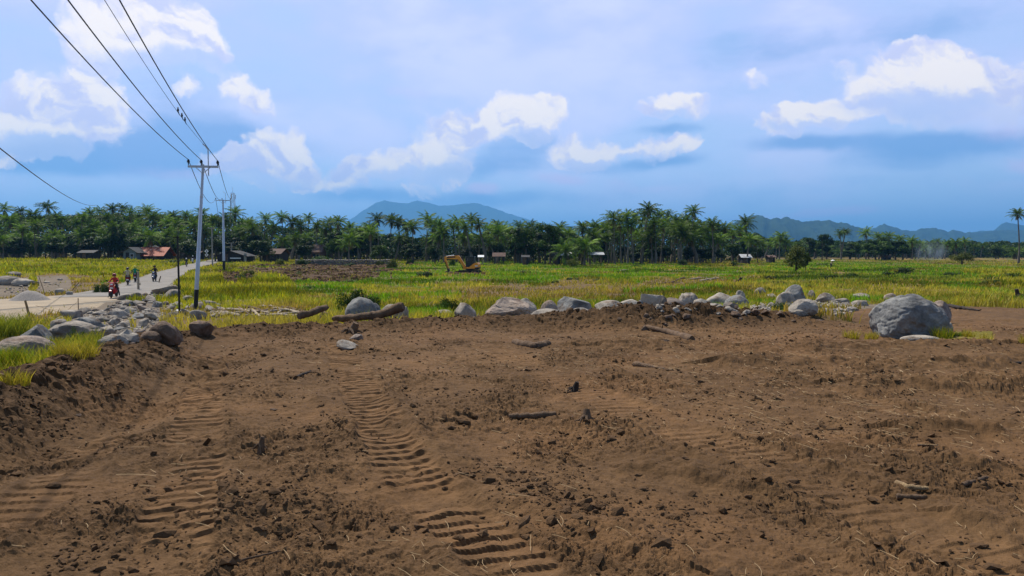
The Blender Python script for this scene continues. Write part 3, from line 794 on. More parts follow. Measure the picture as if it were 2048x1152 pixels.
ribbon('road', ROAD[3:], ROADW[3:], M['road'], .06)
ribbon('sandy_road', ROAD[:5], [w - .3 for w in ROADW[:3]] + [3.8, 2.7], M['track_sand'], .035, 1.5, .8, 3)

# ------------------------------------------------------------------ grass, straw and crumbs of soil (nobody could count them)
def blades(name, X, Y, Z, Hh, Wd, C, lean=.5, seg=1, az=None):
    n = len(X)
    a = rng.uniform(0, 2 * PI, n) if az is None else az
    f = rng.uniform(0, 2 * PI, n)                       # facing of the flat side
    lx = np.cos(a) * Hh * lean * rng.uniform(.2, 1, n); ly = np.sin(a) * Hh * lean * rng.uniform(.2, 1, n)
    wx = np.cos(f) * Wd / 2; wy = np.sin(f) * Wd / 2
    rows = []
    for k in range(seg + 1):
        t = k / (seg + 1)
        cx = X + lx * t ** 1.7; cy = Y + ly * t ** 1.7; cz = Z + Hh * t * (1 - .18 * t)
        s = 1 - .6 * t
        rows += [np.stack([cx - wx * s, cy - wy * s, cz], 1), np.stack([cx + wx * s, cy + wy * s, cz], 1)]
    rows.append(np.stack([X + lx, Y + ly, Z + Hh * .84], 1))
    m = len(rows); V = np.stack(rows, 1).reshape(-1, 3)
    b = np.arange(n) * m
    tri = np.stack([b + m - 3, b + m - 2, b + m - 1], 1)
    Q = [np.stack([b + 2 * k, b + 2 * k + 1, b + 2 * k + 3, b + 2 * k + 2], 1) for k in range(seg)] + [tri]
    me = mesh_np(name, V, Q)
    set_col(me, np.repeat(C, m, axis=0))
    return me

def scatter_grass(name, n, d0, d1, t0, t1, clump, seg, hs=1.0, ws=1.0, only=None, lowclip=None):
    d = np.exp(rng.uniform(math.log(d0), math.log(d1), n)); th = rng.uniform(t0, t1, n)
    X = np.sin(th) * d; Y = np.cos(th) * d
    # gather into clumps
    cs = .14 * 2 ** np.floor(np.log2(np.maximum(d, 12) / 12) + rng.uniform(0, 1, n))
    gx = np.floor(X / cs); gy = np.floor(Y / cs)
    jx = (gx + _h(gx, gy, 71)) * cs; jy = (gy + _h(gx, gy, 72)) * cs
    X = jx + rng.normal(0, 1, n) * cs * clump; Y = jy + rng.normal(0, 1, n) * cs * clump
    cl = cover(X, Y)
    rd, rw, _, _ = roadinfo(X, Y)
    den = np.array([COVER[i][1] for i in range(10)])[cl]
    den = den * np.clip(.72 + 1.1 * fbm(X * .22, Y * .22, 4, 160), .03, 1.4)
    keep = (rng.uniform(0, 1.25, n) < den) & (rd > rw + .35)
    if only is not None: keep &= inpoly(X, Y, only)
    X, Y, cl, d, gx, gy = X[keep], Y[keep], cl[keep], d[keep], gx[keep], gy[keep]; n = len(X)
    Z = H0(X, Y) - .03
    hh = np.array([COVER[i][2] for i in range(10)])[cl]
    big = fbm(X * .12, Y * .12, 3, 170)
    Hh = hh * hs * rng.uniform(.55, 1.25, n) * (.7 + .6 * _h(gx, gy, 73)) * (1 + .6 * np.clip(big, -.6, 1))
    Wd = np.clip(d * .0011, .006, .2) * ws * rng.uniform(.7, 1.3, n)
    A = np.array([COVER[i][3] for i in range(10)])[cl]; B = np.array([COVER[i][4] for i in range(10)])[cl]; sb = np.array([COVER[i][5] for i in range(10)])[cl]
    pick = (_h(gx, gy, 74) * .55 + rng.uniform(0, .45, n) + .35 * fbm(X * .2, Y * .2, 3, 180)) < sb
    pt = fbm(X * .07, Y * .07, 4, 190); dryp = (np.clip(pt * 1.6, 0, .8) * np.where((cl == 2) | (cl == 7), .45, 1))[:, None] * (d > 20)[:, None]
    C0 = np.where(pick[:, None], B, A); C0 = C0 * (1 - dryp) + np.array([.29, .235, .05]) * dryp; C0 = C0 * (1 - np.clip(-pt * 1.5, 0, .55))[:, None]
    C = C0 * 1.42 * (.62 + .55 * _h(gx, gy, 75) + rng.uniform(-.12, .2, n))[:, None]
    return blades(name, X, Y, Z, Hh, Wd, C, .55, seg)

me = scatter_grass('meadow_grass', 560000, 21, 330, R(-40), R(40), .45, 1, 1.0, 1.25)
tag(link('meadow_grass', me, M['grass']), 'yellow green meadow grass covering the fields beyond the boulders', kind='stuff')
EDGE = wpoly((-260, 800), (-260, 640), (60, 640), (100, 680), (250, 686), (225, 712), (120, 752), (0, 785))
me = scatter_grass('bank_grass', 60000, 6.2, 19, R(-42), R(-26), .6, 3, .70, .8, EDGE)
tag(link('bank_grass', me, M['grass']), 'green and straw coloured grass on the bank at the left of the cleared soil', kind='stuff')

def debris():
    # dry straw and root fibres lying on the soil
    n = 12000
    d = np.exp(rng.uniform(math.log(3.6), math.log(24), n)); th = rng.uniform(R(-38), R(38), n)
    X = np.sin(th) * d; Y = np.cos(th) * d
    k = np.clip(.0 + .36 * fbm(X * .45, Y * .45, 3, 210) + .55 * np.exp(-((X - 3.5) / 4.5) ** 2 - ((Y - 13) / 4.5) ** 2) + .35 * (X > 2) * (Y > 6), 0, 1)
    keep = (rng.uniform(0, 1, n) < k) & (dirt_mask(X, Y) > .6)
    X, Y, d = X[keep], Y[keep], d[keep]; n = len(X)
    hz, _, _, _ = Hdetail(X, Y); Z = H0(X, Y) + hz + .012
    Ls = rng.gamma(2.0, .028, n) + .025; a = rng.uniform(0, PI, n); bend = rng.normal(0, .22, n); tilt = np.abs(rng.normal(0, .10, n))
    w = np.clip(.0007 + .00022 * d, .001, .005)
    rows = []
    for q in range(4):
        t = q / 3 - .5; aa = a + bend * t
        cx = X + np.cos(aa) * Ls * t; cy = Y + np.sin(aa) * Ls * t; cz = Z + Ls * (t + .5) * tilt * .5 + .002
        rows += [np.stack([cx - np.sin(aa) * w, cy + np.cos(aa) * w, cz], 1), np.stack([cx + np.sin(aa) * w, cy - np.cos(aa) * w, cz + w * .8], 1)]
    V = np.stack(rows, 1).reshape(-1, 3); b = np.arange(n) * 8
    Q = [np.stack([b + 2 * q, b + 2 * q + 1, b + 2 * q + 3, b + 2 * q + 2], 1) for q in range(3)]
    tag(link('straw_litter', mesh_np('straw_litter', V, Q), M['straw']), 'dry straw and root fibres strewn over the brown soil', kind='stuff')
    # crumbs and clods
    ico = []
    g = (1 + 5 ** .5) / 2
    iv = np.array([(-1, g, 0), (1, g, 0), (-1, -g, 0), (1, -g, 0), (0, -1, g), (0, 1, g), (0, -1, -g), (0, 1, -g), (g, 0, -1), (g, 0, 1), (-g, 0, -1), (-g, 0, 1)]) / math.sqrt(1 + g * g)
    it = np.array([(0, 11, 5), (0, 5, 1), (0, 1, 7), (0, 7, 10), (0, 10, 11), (1, 5, 9), (5, 11, 4), (11, 10, 2), (10, 7, 6), (7, 1, 8), (3, 9, 4), (3, 4, 2), (3, 2, 6), (3, 6, 8), (3, 8, 9), (4, 9, 5), (2, 4, 11), (6, 2, 10), (8, 6, 7), (9, 8, 1)])
    n = 64000
    d = np.exp(rng.uniform(math.log(3.5), math.log(23), n)); th = rng.uniform(R(-39), R(39), n)
    X = np.sin(th) * d; Y = np.cos(th) * d
    hz, dm, pr, bm = Hdetail(X, Y)
    k = np.clip(.17 + .9 * fbm(X * .8, Y * .8, 3, 220) + .8 * bm, .03, 1) * (1 - .85 * pr)
    keep = (rng.uniform(0, 1, n) < k) & (dm > .6)
    X, Y, d, hz, bm = X[keep], Y[keep], d[keep], hz[keep], bm[keep]; n = len(X)
    s = np.minimum(.005 * rng.pareto(2.1, n) + .005 + d * .0006, .05) * (1 + .5 * bm)
    fl = rng.uniform(.3, .85, n)
    a = rng.uniform(0, 2 * PI, n); tl = rng.normal(0, .35, n)
    P = iv[None, :, :] * rng.uniform(.55, 1.2, (n, 12, 1))
    P = P * np.stack([s * rng.uniform(1, 1.9, n), s * rng.uniform(.7, 1.1, n), s * fl], 1)[:, None, :]
    zz = P[:, :, 2] * np.cos(tl)[:, None] + P[:, :, 0] * np.sin(tl)[:, None]; xx = P[:, :, 0] * np.cos(tl)[:, None] - P[:, :, 2] * np.sin(tl)[:, None]
    Px = xx * np.cos(a)[:, None] - P[:, :, 1] * np.sin(a)[:, None] + X[:, None]
    Py = xx * np.sin(a)[:, None] + P[:, :, 1] * np.cos(a)[:, None] + Y[:, None]
    Pz = zz + (H0(X, Y) + hz + s * fl * .25)[:, None]
    V = np.stack([Px, Py, Pz], -1).reshape(-1, 3)
    T = (np.arange(n)[:, None, None] * 12 + it[None]).reshape(-1, 3)
    tag(link('soil_clods', mesh_np('soil_clods', V, T), M['clod']), 'crumbs and clods of dark brown soil thrown up by the digger', kind='stuff')
debris()
def tilled():
    g = np.random.default_rng(8); ph = (1 + 5 ** .5) / 2
    iv = np.array([(-1, ph, 0), (1, ph, 0), (-1, -ph, 0), (1, -ph, 0), (0, -1, ph), (0, 1, ph), (0, -1, -ph), (0, 1, -ph), (ph, 0, -1), (ph, 0, 1), (-ph, 0, -1), (-ph, 0, 1)]) / math.sqrt(1 + ph * ph)
    it = np.array([(0, 11, 5), (0, 5, 1), (0, 1, 7), (0, 7, 10), (0, 10, 11), (1, 5, 9), (5, 11, 4), (11, 10, 2), (10, 7, 6), (7, 1, 8), (3, 9, 4), (3, 4, 2), (3, 2, 6), (3, 6, 8), (3, 8, 9), (4, 9, 5), (2, 4, 11), (6, 2, 10), (8, 6, 7), (9, 8, 1)])
    d = np.exp(g.uniform(math.log(60), math.log(230), 60000)); th = g.uniform(R(-36), R(20), 60000)
    X = np.sin(th) * d; Y = np.cos(th) * d; c = cover(X, Y)
    k = ((c == 4) | (c == 0)) & (fbm(X * .3, Y * .3, 3, 77) > -.15) & (g.uniform(0, 1, 60000) < .55); X, Y, d = X[k], Y[k], d[k]; n = len(X)
    s = np.minimum(.10 + .07 * g.pareto(2.0, n), .55) * np.clip(d / 130, .5, 1.3)
    P = iv[None] * g.uniform(.6, 1.2, (n, 12, 1)) * np.stack([s * g.uniform(1, 1.8, n), s, s * g.uniform(.4, .8, n)], 1)[:, None, :]
    a = g.uniform(0, 6.28, n)[:, None]; Z = H0(X, Y) + .1
    V = np.stack([P[..., 0] * np.cos(a) - P[..., 1] * np.sin(a) + X[:, None], P[..., 0] * np.sin(a) + P[..., 1] * np.cos(a) + Y[:, None], P[..., 2] + Z[:, None]], -1).reshape(-1, 3)
    T = (np.arange(n)[:, None, None] * 12 + it[None]).reshape(-1, 3)
    tag(link('tilled_clods', mesh_np('tilled_clods', V, T), M['clod']), 'turned brown clods over the tilled plot behind the second power pole', kind='stuff')
tilled()
# ------------------------------------------------------------------ words that single out the many
ORD = ['', 'second ', 'third ', 'fourth ', 'fifth ', 'sixth ', 'seventh ', 'eighth ', 'ninth ', 'tenth ', 'eleventh ', 'twelfth ', 'thirteenth ', 'fourteenth ', 'fifteenth ', 'sixteenth ',
       'seventeenth ', 'eighteenth ', 'nineteenth ', 'twentieth ', 'twenty first ', 'twenty second ', 'twenty third ', 'twenty fourth ', 'twenty fifth ', 'twenty sixth ', 'twenty seventh ', 'twenty eighth ', 'twenty ninth ', 'thirtieth ']
LAND_FAR = [(0, 'left edge of the picture'), (90, 'left end of the meadow'), (182, 'dark wooden shed'), (300, 'rust-roofed house'), (359, 'thin black pole'), (404, 'near power pole'), (448, 'second power pole'),
            (500, 'long dark hut'), (556, 'brown-roofed house'), (640, 'brick house'), (700, 'left end of the stone wall'), (775, 'right end of the stone wall'), (850, 'saddle of the blue volcano'), (925, 'excavator'), (1000, 'thatched field shelter'),
            (1070, 'dense dark grove'), (1130, 'small tin-roofed hut'), (1190, 'open field shelter'), (1250, 'tallest palm clump'), (1320, 'middle of the tall grove'), (1395, 'right end of the tall grove'), (1490, 'slanting tin roof'),
            (1590, 'lone bushy tree in the field'), (1662, 'farmer in the field'), (1760, 'tall leafy grove at right'), (1858, 'drifting smoke'), (1922, 'flat-topped bush'), (2035, 'right edge of the picture')]
def word_labels(items, what, how, land, many='there'):
    """items: (object, px, value); the label names the nearest landmark, the side and the rank by value"""
    bk = {}
    for o, px, v, w in items:
        lx, ln = min(land, key=lambda q: abs(q[0] - px))
        side = 'left of the' if px < lx - 14 else ('right of the' if px > lx + 14 else 'level with the')
        bk.setdefault((w, side, ln), []).append((v, px, o))
    for (w, side, ln), L in bk.items():
        L.sort(key=lambda q: q[0])
        for k, (v, px, o) in enumerate(L):
            o['label'] = f"{w}, {ORD[min(k, 29)]}{how}, {side} {ln}"

# ------------------------------------------------------------------ coconut palms
def palm_crown(seed):
    g = np.random.default_rng(seed)
    V = []; F4 = []; F3 = []; m4 = []; m3 = []
    n = int(g.integers(21, 27)); L0 = g.uniform(3.3, 4.0)
    for i in range(n + 3):
        dry = i >= n
        age = (i + .5) / n
        az = i * 2.39996 + g.normal(0, .18)
        el = R(80) - R(112) * age ** .9 + g.normal(0, .10)
        if dry: el = R(-62) + g.normal(0, .1)
        L = L0 * (.78 + .25 * math.sin(PI * min(age, 1))) * g.uniform(.88, 1.1) * (.75 if dry else 1)
        droop = g.uniform(.9, 1.45) * (1 - .35 * age)
        K = 8; p = np.array([0, 0, 0.]); pts = [p]; dirs = []
        for k in range(K):
            e = el - droop * (k / K) ** 1.5
            e = max(e, R(-84))
            d = np.array([math.cos(az) * math.cos(e), math.sin(az) * math.cos(e), math.sin(e)]); dirs.append(d)
            p = p + d * L / K; pts.append(p)
        dirs.append(dirs[-1]); side = np.array([-math.sin(az), math.cos(az), 0])
        b = len(V)
        for k in range(K + 1):
            w = .055 * (1 - .75 * k / K)
            V += [pts[k] - side * w, pts[k] + side * w]
        for k in range(K):
            F4.append((b + 2 * k, b + 2 * k + 1, b + 2 * k + 3, b + 2 * k + 2)); m4.append(1 if dry else 0)
        roll = g.normal(0, .25)
        S_ = 17
        for s in range(S_):
            t = .12 + .88 * s / (S_ - 1)
            k = min(int(t * K), K - 1); f = t * K - k
            q = pts[k] * (1 - f) + pts[k + 1] * f; d = dirs[k]
            up = np.cross(d, side); up /= np.linalg.norm(up)
            if up[2] < 0: up = -up
            ll = (.34 + .62 * math.sin(PI * min(1, .16 + t * .86)) ** .8) * g.uniform(.85, 1.12) * L0 / 3.6
            for sg in (-1, 1):
                if g.random() < .06: continue
                dn = g.uniform(.30, .85)
                v = side * sg * (.95 + .2 * roll * sg) + d * (.45 + .45 * t) - up * .12
                v = v / np.linalg.norm(v); v = v + np.array([0, 0, -dn]); v /= np.linalg.norm(v)
                w = d * .085 * L0 / 3.6
                b = len(V); V += [q - w, q + w, q + v * ll]
                F3.append((b, b + 1, b + 2)); m3.append(1 if dry else 0)
    # a tight knot of nuts and leaf bases under the crown
    me = mesh_np('crown', np.array(V), [np.array(F4), np.array(F3)])
    me.materials.append(M['palm']); me.materials.append(M['palm_dry'])
    me.polygons.foreach_set('material_index', np.array(m4 + m3, np.int32))
    return me

def palm_trunk(seed):
    g = random.Random(seed)
    lean = g.choice([.25, .5, .8, 1.2, 1.9, 2.6]); mb = MB(); pts = []; rad = []
    for k in range(11):
        t = k / 10
        pts.append((lean * t ** 1.6 + .10 * math.sin(t * 5 + seed), .06 * math.sin(t * 7 + seed), t))
        rad.append(.25 * (1 - t) ** 3 + .125 * (1 - .25 * t))
    mb.tube(pts, rad, 7)
    # scale is applied later along z only, so ring radii stay in metres
    me = bpy.data.meshes.new('trunk'); me.from_pydata(mb.v, [], mb.f); me.update(); me.materials.append(M['trunk'])
    me.polygons.foreach_set('use_smooth', [True] * len(me.polygons))
    return me, pts[-1]

CROWNS = [palm_crown(100 + i) for i in range(9)]
TRUNKS = [palm_trunk(i) for i in range(8)]

PALMS = []
def palm(px, pytop, d, rnd=random, group='coconut palms along the field edge', trunk=None, rz=None, cs=1.0):
    top = at(px, pytop, d); x, y = top.x, top.y
    g0 = zat(x, y) - .15
    h = top.z - g0 - 2.3 * cs            # height of the crown's heart
    if h < 1.2: h = 1.2
    r = empty('coconut_palm', (x, y, g0), rz if rz is not None else rnd.uniform(0, 2 * PI), None, 'palm tree', group)
    tm, tp = TRUNKS[trunk if trunk is not None else rnd.randrange(len(TRUNKS))]
    # keep the crown over its pixel: start the trunk off to the side
    q = Vector((tp[0], tp[1], 0)); q.rotate(Quaternion((0, 0, 1), r.rotation_euler.z))
    r.location.x -= q.x; r.location.y -= q.y
    t = bpy.data.objects.new('trunk', tm); COL.objects.link(t); t.parent = r; t.scale = (1, 1, h)
    c = bpy.data.objects.new('crown', rnd.choice(CROWNS)); COL.objects.link(c); c.parent = r
    s = cs * rnd.uniform(.78, 1.2)
    c.location = (tp[0], tp[1], h); c.rotation_euler = (rnd.gauss(0, .08), rnd.gauss(0, .08), rnd.uniform(0, 6.28)); c.scale = (s, s, s * rnd.uniform(.92, 1.08))
    PALMS.append((r, px, pytop, 'coconut palm'))
    return r

rp = random.Random(5)
SKY_L = [(8, 405), (40, 410), (66, 416), (95, 400), (125, 425), (152, 428), (165, 419), (180, 413), (200, 409), (225, 404), (246, 403), (262, 411), (293, 408), (322, 424), (346, 419), (372, 416),
         (403, 411), (425, 424), (450, 422), (470, 413), (112, 418), (20, 425), (78, 428), (215, 420), (277, 420), (306, 420), (336, 430), (388, 425), (437, 430)]
for px, py in SKY_L: palm(px, py, rp.uniform(225, 258))
SKY_M = [(505, 443), (531, 424), (563, 420), (585, 428), (617, 422), (634, 436), (660, 432), (677, 427), (700, 440), (755, 423), (783, 426), (797, 430), (826, 438), (855, 423), (866, 434), (880, 437), (905, 434), (915, 430), (943, 424), (957, 431), (995, 436),
         (975, 442), (1040, 438), (1060, 440), (1120, 441), (1138, 452), (1024, 446), (650, 440), (740, 438), (813, 438), (930, 438), (600, 436), (548, 440), (888, 446)]
for px, py in SKY_M: palm(px, py, rp.uniform(205, 245))
SKY_R = [(1166, 438), (1185, 452), (1212, 443), (1227, 418), (1254, 416), (1240, 428), (1271, 417), (1298, 402), (1290, 412), (1318, 417), (1336, 419), (1352, 427), (1387, 406), (1371, 424), (1403, 436), (1424, 430), (1450, 440), (1480, 445), (1492, 430),
         (1262, 432), (1282, 430), (1308, 430), (1327, 434), (1345, 436), (1220, 436), (1415, 446), (1466, 452)]
for px, py in SKY_R: palm(px, py, rp.uniform(196, 232))
# front rows and fill below the skyline
for i in range(46):
    px = rp.uniform(-25, 500); palm(px, rp.uniform(432, 466), rp.uniform(212, 250))
for i in range(26): palm(rp.uniform(-40, 520), rp.uniform(424, 436), rp.uniform(255, 285))
for i in range(34): palm(rp.uniform(515, 1110), rp.uniform(446, 474), rp.uniform(200, 248))
for i in range(32): palm(rp.choice([rp.uniform(1205, 1420), rp.uniform(1130, 1510)]), rp.uniform(436, 466), rp.uniform(194, 228))
palm(1130, 482, 178, trunk=1); palm(300, 455, 205, trunk=1); palm(359, 462, 205, trunk=0); palm(700, 460, 190, trunk=2); palm(1172, 472, 182, trunk=3); palm(1163, 478, 185, trunk=2)
SKY_F = [(1562, 461, 300), (1570, 474, 300), (1555, 472, 310), (1540, 478, 320), (1680, 456, 300), (1691, 452, 306), (1732, 455, 330), (1758, 463, 310), (1778, 461, 300), (1799, 466, 320), (1824, 472, 330), (1841, 477, 330), (1860, 480, 350), (1875, 474, 340), (1886, 480, 340), (1896, 478, 330),
         (1912, 475, 330), (1930, 473, 340), (1949, 485, 400), (1966, 482, 400), (1986, 483, 420), (2003, 485, 420), (2022, 488, 430), (2042, 486, 430), (1908, 484, 360), (1850, 486, 340), (1870, 488, 340), (1958, 490, 430), (1630, 482, 320), (1512, 470, 260), (1525, 476, 280), (1598, 480, 330)]
for px, py, d in SKY_F: palm(px, py, d, group='coconut palms beyond the right fields')
palm(2036, 411, 210, group='coconut palms beyond the right fields', trunk=3, rz=2.9)
for i in range(26): palm(rp.uniform(1500, 2065), rp.uniform(486, 497), rp.uniform(330, 440), group='coconut palms beyond the right fields')

# ------------------------------------------------------------------ leafy trees and bushes
def leaf_cloud(g, centres, radii, n, size, flat=.8):
    """leaf-sized quads through the volume of several lobes, ragged at the rim"""
    k = g.integers(0, len(centres), n)
    v = g.normal(0, 1, (n, 3)); v /= np.linalg.norm(v, axis=1)[:, None]
    rr = radii[k] * (1 - g.uniform(0, 1, n) ** 2.2 * .75) * g.uniform(.82, 1.12, n)
    P = centres[k] + v * rr[:, None] * np.array([1, 1, flat])
    nrm = v * .8 + g.normal(0, .55, (n, 3)) + np.array([0, 0, .45]); nrm /= np.linalg.norm(nrm, axis=1)[:, None]
    a = np.cross(nrm, g.normal(0, 1, (n, 3))); a /= np.linalg.norm(a, axis=1)[:, None]; b = np.cross(nrm, a)
    s = (size * g.uniform(.55, 1.3, n))[:, None]
    V = np.stack([P - a * s, P - b * s * .45 + nrm * s * .12, P + a * s, P + b * s * .45 + nrm * s * .12], 1).reshape(-1, 3)
    Q = np.arange(n * 4).reshape(-1, 4)
    return V, Q

def tree_mesh(seed, h=7.0, w=5.0, n=2600, size=.24, trunkfrac=.30, lobes=15):
    g = np.random.default_rng(seed)
    th = h * trunkfrac
    C = []; Rr = []
    for i in range(lobes):
        a = g.uniform(0, 2 * PI); q = g.uniform(0, 1) ** .5
        z = g.uniform(0, 1)
        prof = math.sqrt(max(.05, 1 - (2 * z - .9) ** 2 * .8))
        C.append((math.cos(a) * q * w * .40 * prof, math.sin(a) * q * w * .40 * prof, th + (h - th) * (.12 + .74 * z)))
        Rr.append(w * g.uniform(.13, .24))
    C = np.array(C); Rr = np.array(Rr)
    V, Q = leaf_cloud(g, C, Rr, n, size)
    crown = mesh_np('crown', V, Q)
    mb = MB()
    mb.tube([(0, 0, -.2), (.05, .03, th * .6), (.02, 0, th * 1.25), (0, .05, h * .72)], [w * .045, w * .034, w * .026, w * .008], 7)
    for i in range(6):
        c = C[i]; z0 = th * g.uniform(.7, 1.3)
        mb.tube([(0, 0, z0), tuple(np.array([c[0], c[1], (z0 + c[2]) / 2]) * [.5, .5, 1]), tuple(c)], [w * .02, w * .014, w * .005], 5)
    tk = bpy.data.meshes.new('trunk'); tk.from_pydata(mb.v, [], mb.f); tk.update(); tk.materials.append(M['bark'])
    return crown, tk

TREES = []
def plant(name, label, cat, px, pytop, d, wpx, variant, m, group, base=None):
    top = at(px, pytop, d); x, y = top.x, top.y; g0 = zat(x, y) - .1
    h = max(.4, top.z - g0); w = wpx * d / F
    r = empty(name, (x, y, g0), rt.uniform(0, 6.28), None, cat, group)
    (cm, tk, ch, cw) = variant
    key = (cm.name, m)
    if key not in CM:
        q = cm.copy(); q.materials.clear(); q.materials.append(M[m]); CM[key] = q
    c = bpy.data.objects.new('crown' if tk else 'foliage', CM[key]); COL.objects.link(c); c.parent = r
    s = (w / cw, w / cw, h / ch); c.scale = s
    if tk:
        t = bpy.data.objects.new('trunk', tk); COL.objects.link(t); t.parent = r; t.scale = s
    TREES.append((r, px, pytop, label))
    return r
CM = {}
rt = random.Random(9)
TV = [(*tree_mesh(40 + i, 7, 5.0 + .4 * i), 7, 5.0 + .4 * i) for i in range(5)]
TALL = [(*tree_mesh(60 + i, 10, 5.5, 3000, .26, .30, 18), 10, 5.5) for i in range(3)]
UMB = [(*tree_mesh(70, 5, 9, 2600, .24, .55, 18), 5, 9)]
def bush_mesh(seed, h, w, n, size, lobes=11):
    g = np.random.default_rng(seed)
    C = np.stack([g.uniform(-.36, .36, lobes) * w, g.uniform(-.36, .36, lobes) * w, g.uniform(.08, .62, lobes) * h], 1)
    C[:, 2] *= 1 - .8 * (np.hypot(C[:, 0], C[:, 1]) / w)
    V, Q = leaf_cloud(g, C, g.uniform(.16, .30, lobes) * min(w, h * 1.6), n, size)
    V[:, 2] = np.maximum(V[:, 2], -.03)
    return mesh_np('foliage', V, Q), None, h, w
BV = [bush_mesh(80 + i, 2.2, 3.4, 1100, .17) for i in range(4)]
FB = [bush_mesh(90 + i, 1.0, 2.4, 5200, .05, 16) for i in range(3)]
G_T = 'leafy trees among the palms'
# filling trees under the palms
for i in range(46): plant('leafy_tree', 'dark leafy tree', 'tree', rt.uniform(-20, 500), rt.uniform(462, 492), rt.uniform(212, 250), rt.uniform(34, 62), rt.choice(TV), rt.choice(['leaf', 'leaf_dark', 'leaf_dark']), G_T)
for i in range(40): plant('leafy_tree', 'dark leafy tree', 'tree', rt.uniform(480, 1130), rt.uniform(462, 494), rt.uniform(205, 255), rt.uniform(30, 55), rt.choice(TV), rt.choice(['leaf', 'leaf_dark', 'leaf_dark']), G_T)
for i in range(24): plant('leafy_tree', 'dark leafy tree', 'tree', rt.uniform(1150, 1520), rt.uniform(480, 500), rt.uniform(205, 235), rt.uniform(26, 44), rt.choice(TV), rt.choice(['leaf', 'leaf_dark']), G_T)
for i in range(34): plant('leafy_tree', 'dark leafy far tree', 'tree', rt.uniform(1490, 2070), rt.uniform(484, 502), rt.uniform(320, 430), rt.uniform(24, 46), rt.choice(TV), rt.choice(['leaf', 'leaf_dark', 'leaf_dark']), G_T)
# trees one can tell apart
for px, py, d, w, m, v in [(110, 472, 212, 60, 'leaf', TV[0]), (215, 470, 214, 55, 'leaf', TV[1]), (275, 468, 212, 52, 'leaf', TV[2]), (380, 480, 200, 60, 'leaf', TV[3]), (430, 478, 190, 46, 'leaf', TV[4]),
                           (520, 478, 190, 60, 'leaf', TV[1]), (610, 476, 188, 46, 'leaf_dark', TV[0]), (720, 455, 228, 50, 'leaf', TV[2]), (745, 452, 236, 48, 'leaf_dark', TV[3]), (760, 490, 185, 46, 'leaf', TV[4]), (815, 485, 195, 36, 'leaf', TV[0]),
                           (870, 488, 190, 36, 'leaf', TV[3])]:
    plant('leafy_tree', 'mid green leafy tree', 'tree', px, py, d, w, v, m, G_T)
for px, py, w in [(1030, 452, 44), (1052, 446, 50), (1078, 444, 52), (1100, 446, 48), (1116, 452, 40), (1040, 460, 40), (1090, 458, 46)]:
    plant('leafy_tree', 'round-crowned tall tree', 'tree', px, py, rt.uniform(186, 202), w, rt.choice(TALL), 'leaf', 'tall trees of the dense grove')
for px, py, d, w in [(1645, 463, 300, 30), (1655, 467, 310, 26), (1620, 474, 310, 30), (1712, 484, 300, 24), (1752, 474, 290, 46), (1772, 472, 290, 42), (1792, 476, 290, 44), (1765, 482, 282, 50), (1806, 484, 290, 34), (1738, 486, 290, 34)]:
    plant('leafy_tree', 'full leafy far tree', 'tree', px, py, d, w, rt.choice(TALL), 'leaf_dark' if px < 1700 else 'leaf', G_T)
LOWT = (*tree_mesh(75, 5, 5.5, 2600, .22, .08, 18), 5, 5.5)
plant('bushy_tree', 'lone bushy tree', 'tree', 1592, 494, 120, 54, LOWT, 'leaf_yellow', None)['label'] = 'lone yellow green bushy tree standing in the open field'
plant('bushy_tree', 'thin bushy tree', 'tree', 1612, 504, 124, 26, TV[0], 'leaf', None)['label'] = 'thinner bushy tree just right of the lone yellow green one'
plant('spreading_bush', 'flat-topped bush', 'bush', 1924, 508, 190, 54, UMB[0], 'leaf_yellow', None)['label'] = 'flat-topped spreading bush alone in the far right field'
TREES[-3:] = []
for px, py, d, w in [(785, 510, 150, 24), (850, 538, 100, 34), (700, 522, 160, 26), (760, 515, 170, 22), (820, 512, 175, 16), (640, 506, 175, 40), (605, 512, 170, 26), (560, 510, 165, 22), (497, 534, 105, 28), (480, 542, 92, 26), (1145, 512, 165, 26), (1365, 514, 180, 24), (1470, 516, 170, 22),
                     (1810, 530, 110, 40), (1780, 536, 100, 30), (1700, 540, 95, 34), (1660, 545, 88, 34), (1580, 545, 90, 30), (1900, 540, 100, 34), (1990, 548, 80, 40), (2030, 540, 90, 46), (1540, 548, 88, 26), (905, 508, 170, 14), (15, 522, 175, 46), (345, 514, 170, 40), (230, 516, 178, 40), (1950, 532, 140, 30)]:
    plant('green_bush', 'low green bush', 'bush', px, py, d, w, rt.choice(BV), rt.choice(['leaf', 'leaf_dark', 'leaf', 'leaf_yellow']), 'bushes scattered over the fields')
for i in range(46):
    bx, by = rt.uniform(450, 2040), rt.uniform(524, 578); q = gp(bx, by)
    plant('green_bush', 'low green bush', 'bush', bx, by - rt.uniform(6, 13) * 60 / max(60, q.y * .8), q.y, rt.uniform(12, 34), rt.choice(BV), rt.choice(['leaf', 'leaf_dark', 'leaf', 'leaf_yellow', 'leaf_yellow']), 'bushes scattered over the fields')
for px, py, d, w, lab in [(715, 568, 40, 85, 'large dark green bush behind the smooth blue-grey boulder'), (895, 586, 33, 62, 'dark green reedy bush left of the small tilted boulder'), (745, 580, 36, 50, 'small dark bush right of the smooth blue-grey boulder'), (1090, 607, 26, 34, 'tiny green weed between the pinkish boulder and the flat one'),
                          (350, 562, 62, 30, 'dark green bush beside the road above the rubble'), (1565, 598, 28, 60, 'flat bush creeping among the right boulders'), (1240, 590, 27, 20, 'small wilted shrub in front of the pale boulders'), (205, 562, 62, 40, 'green bush on the left road verge'), (150, 640, 21, 40, 'small weed on top of the rubble')]:
    r = plant('low_bush', lab, 'bush', px, py, d, w, rt.choice(FB), 'leaf' if 'wilted' not in lab else 'leaf_dark', None); r['label'] = lab
    TREES.pop()

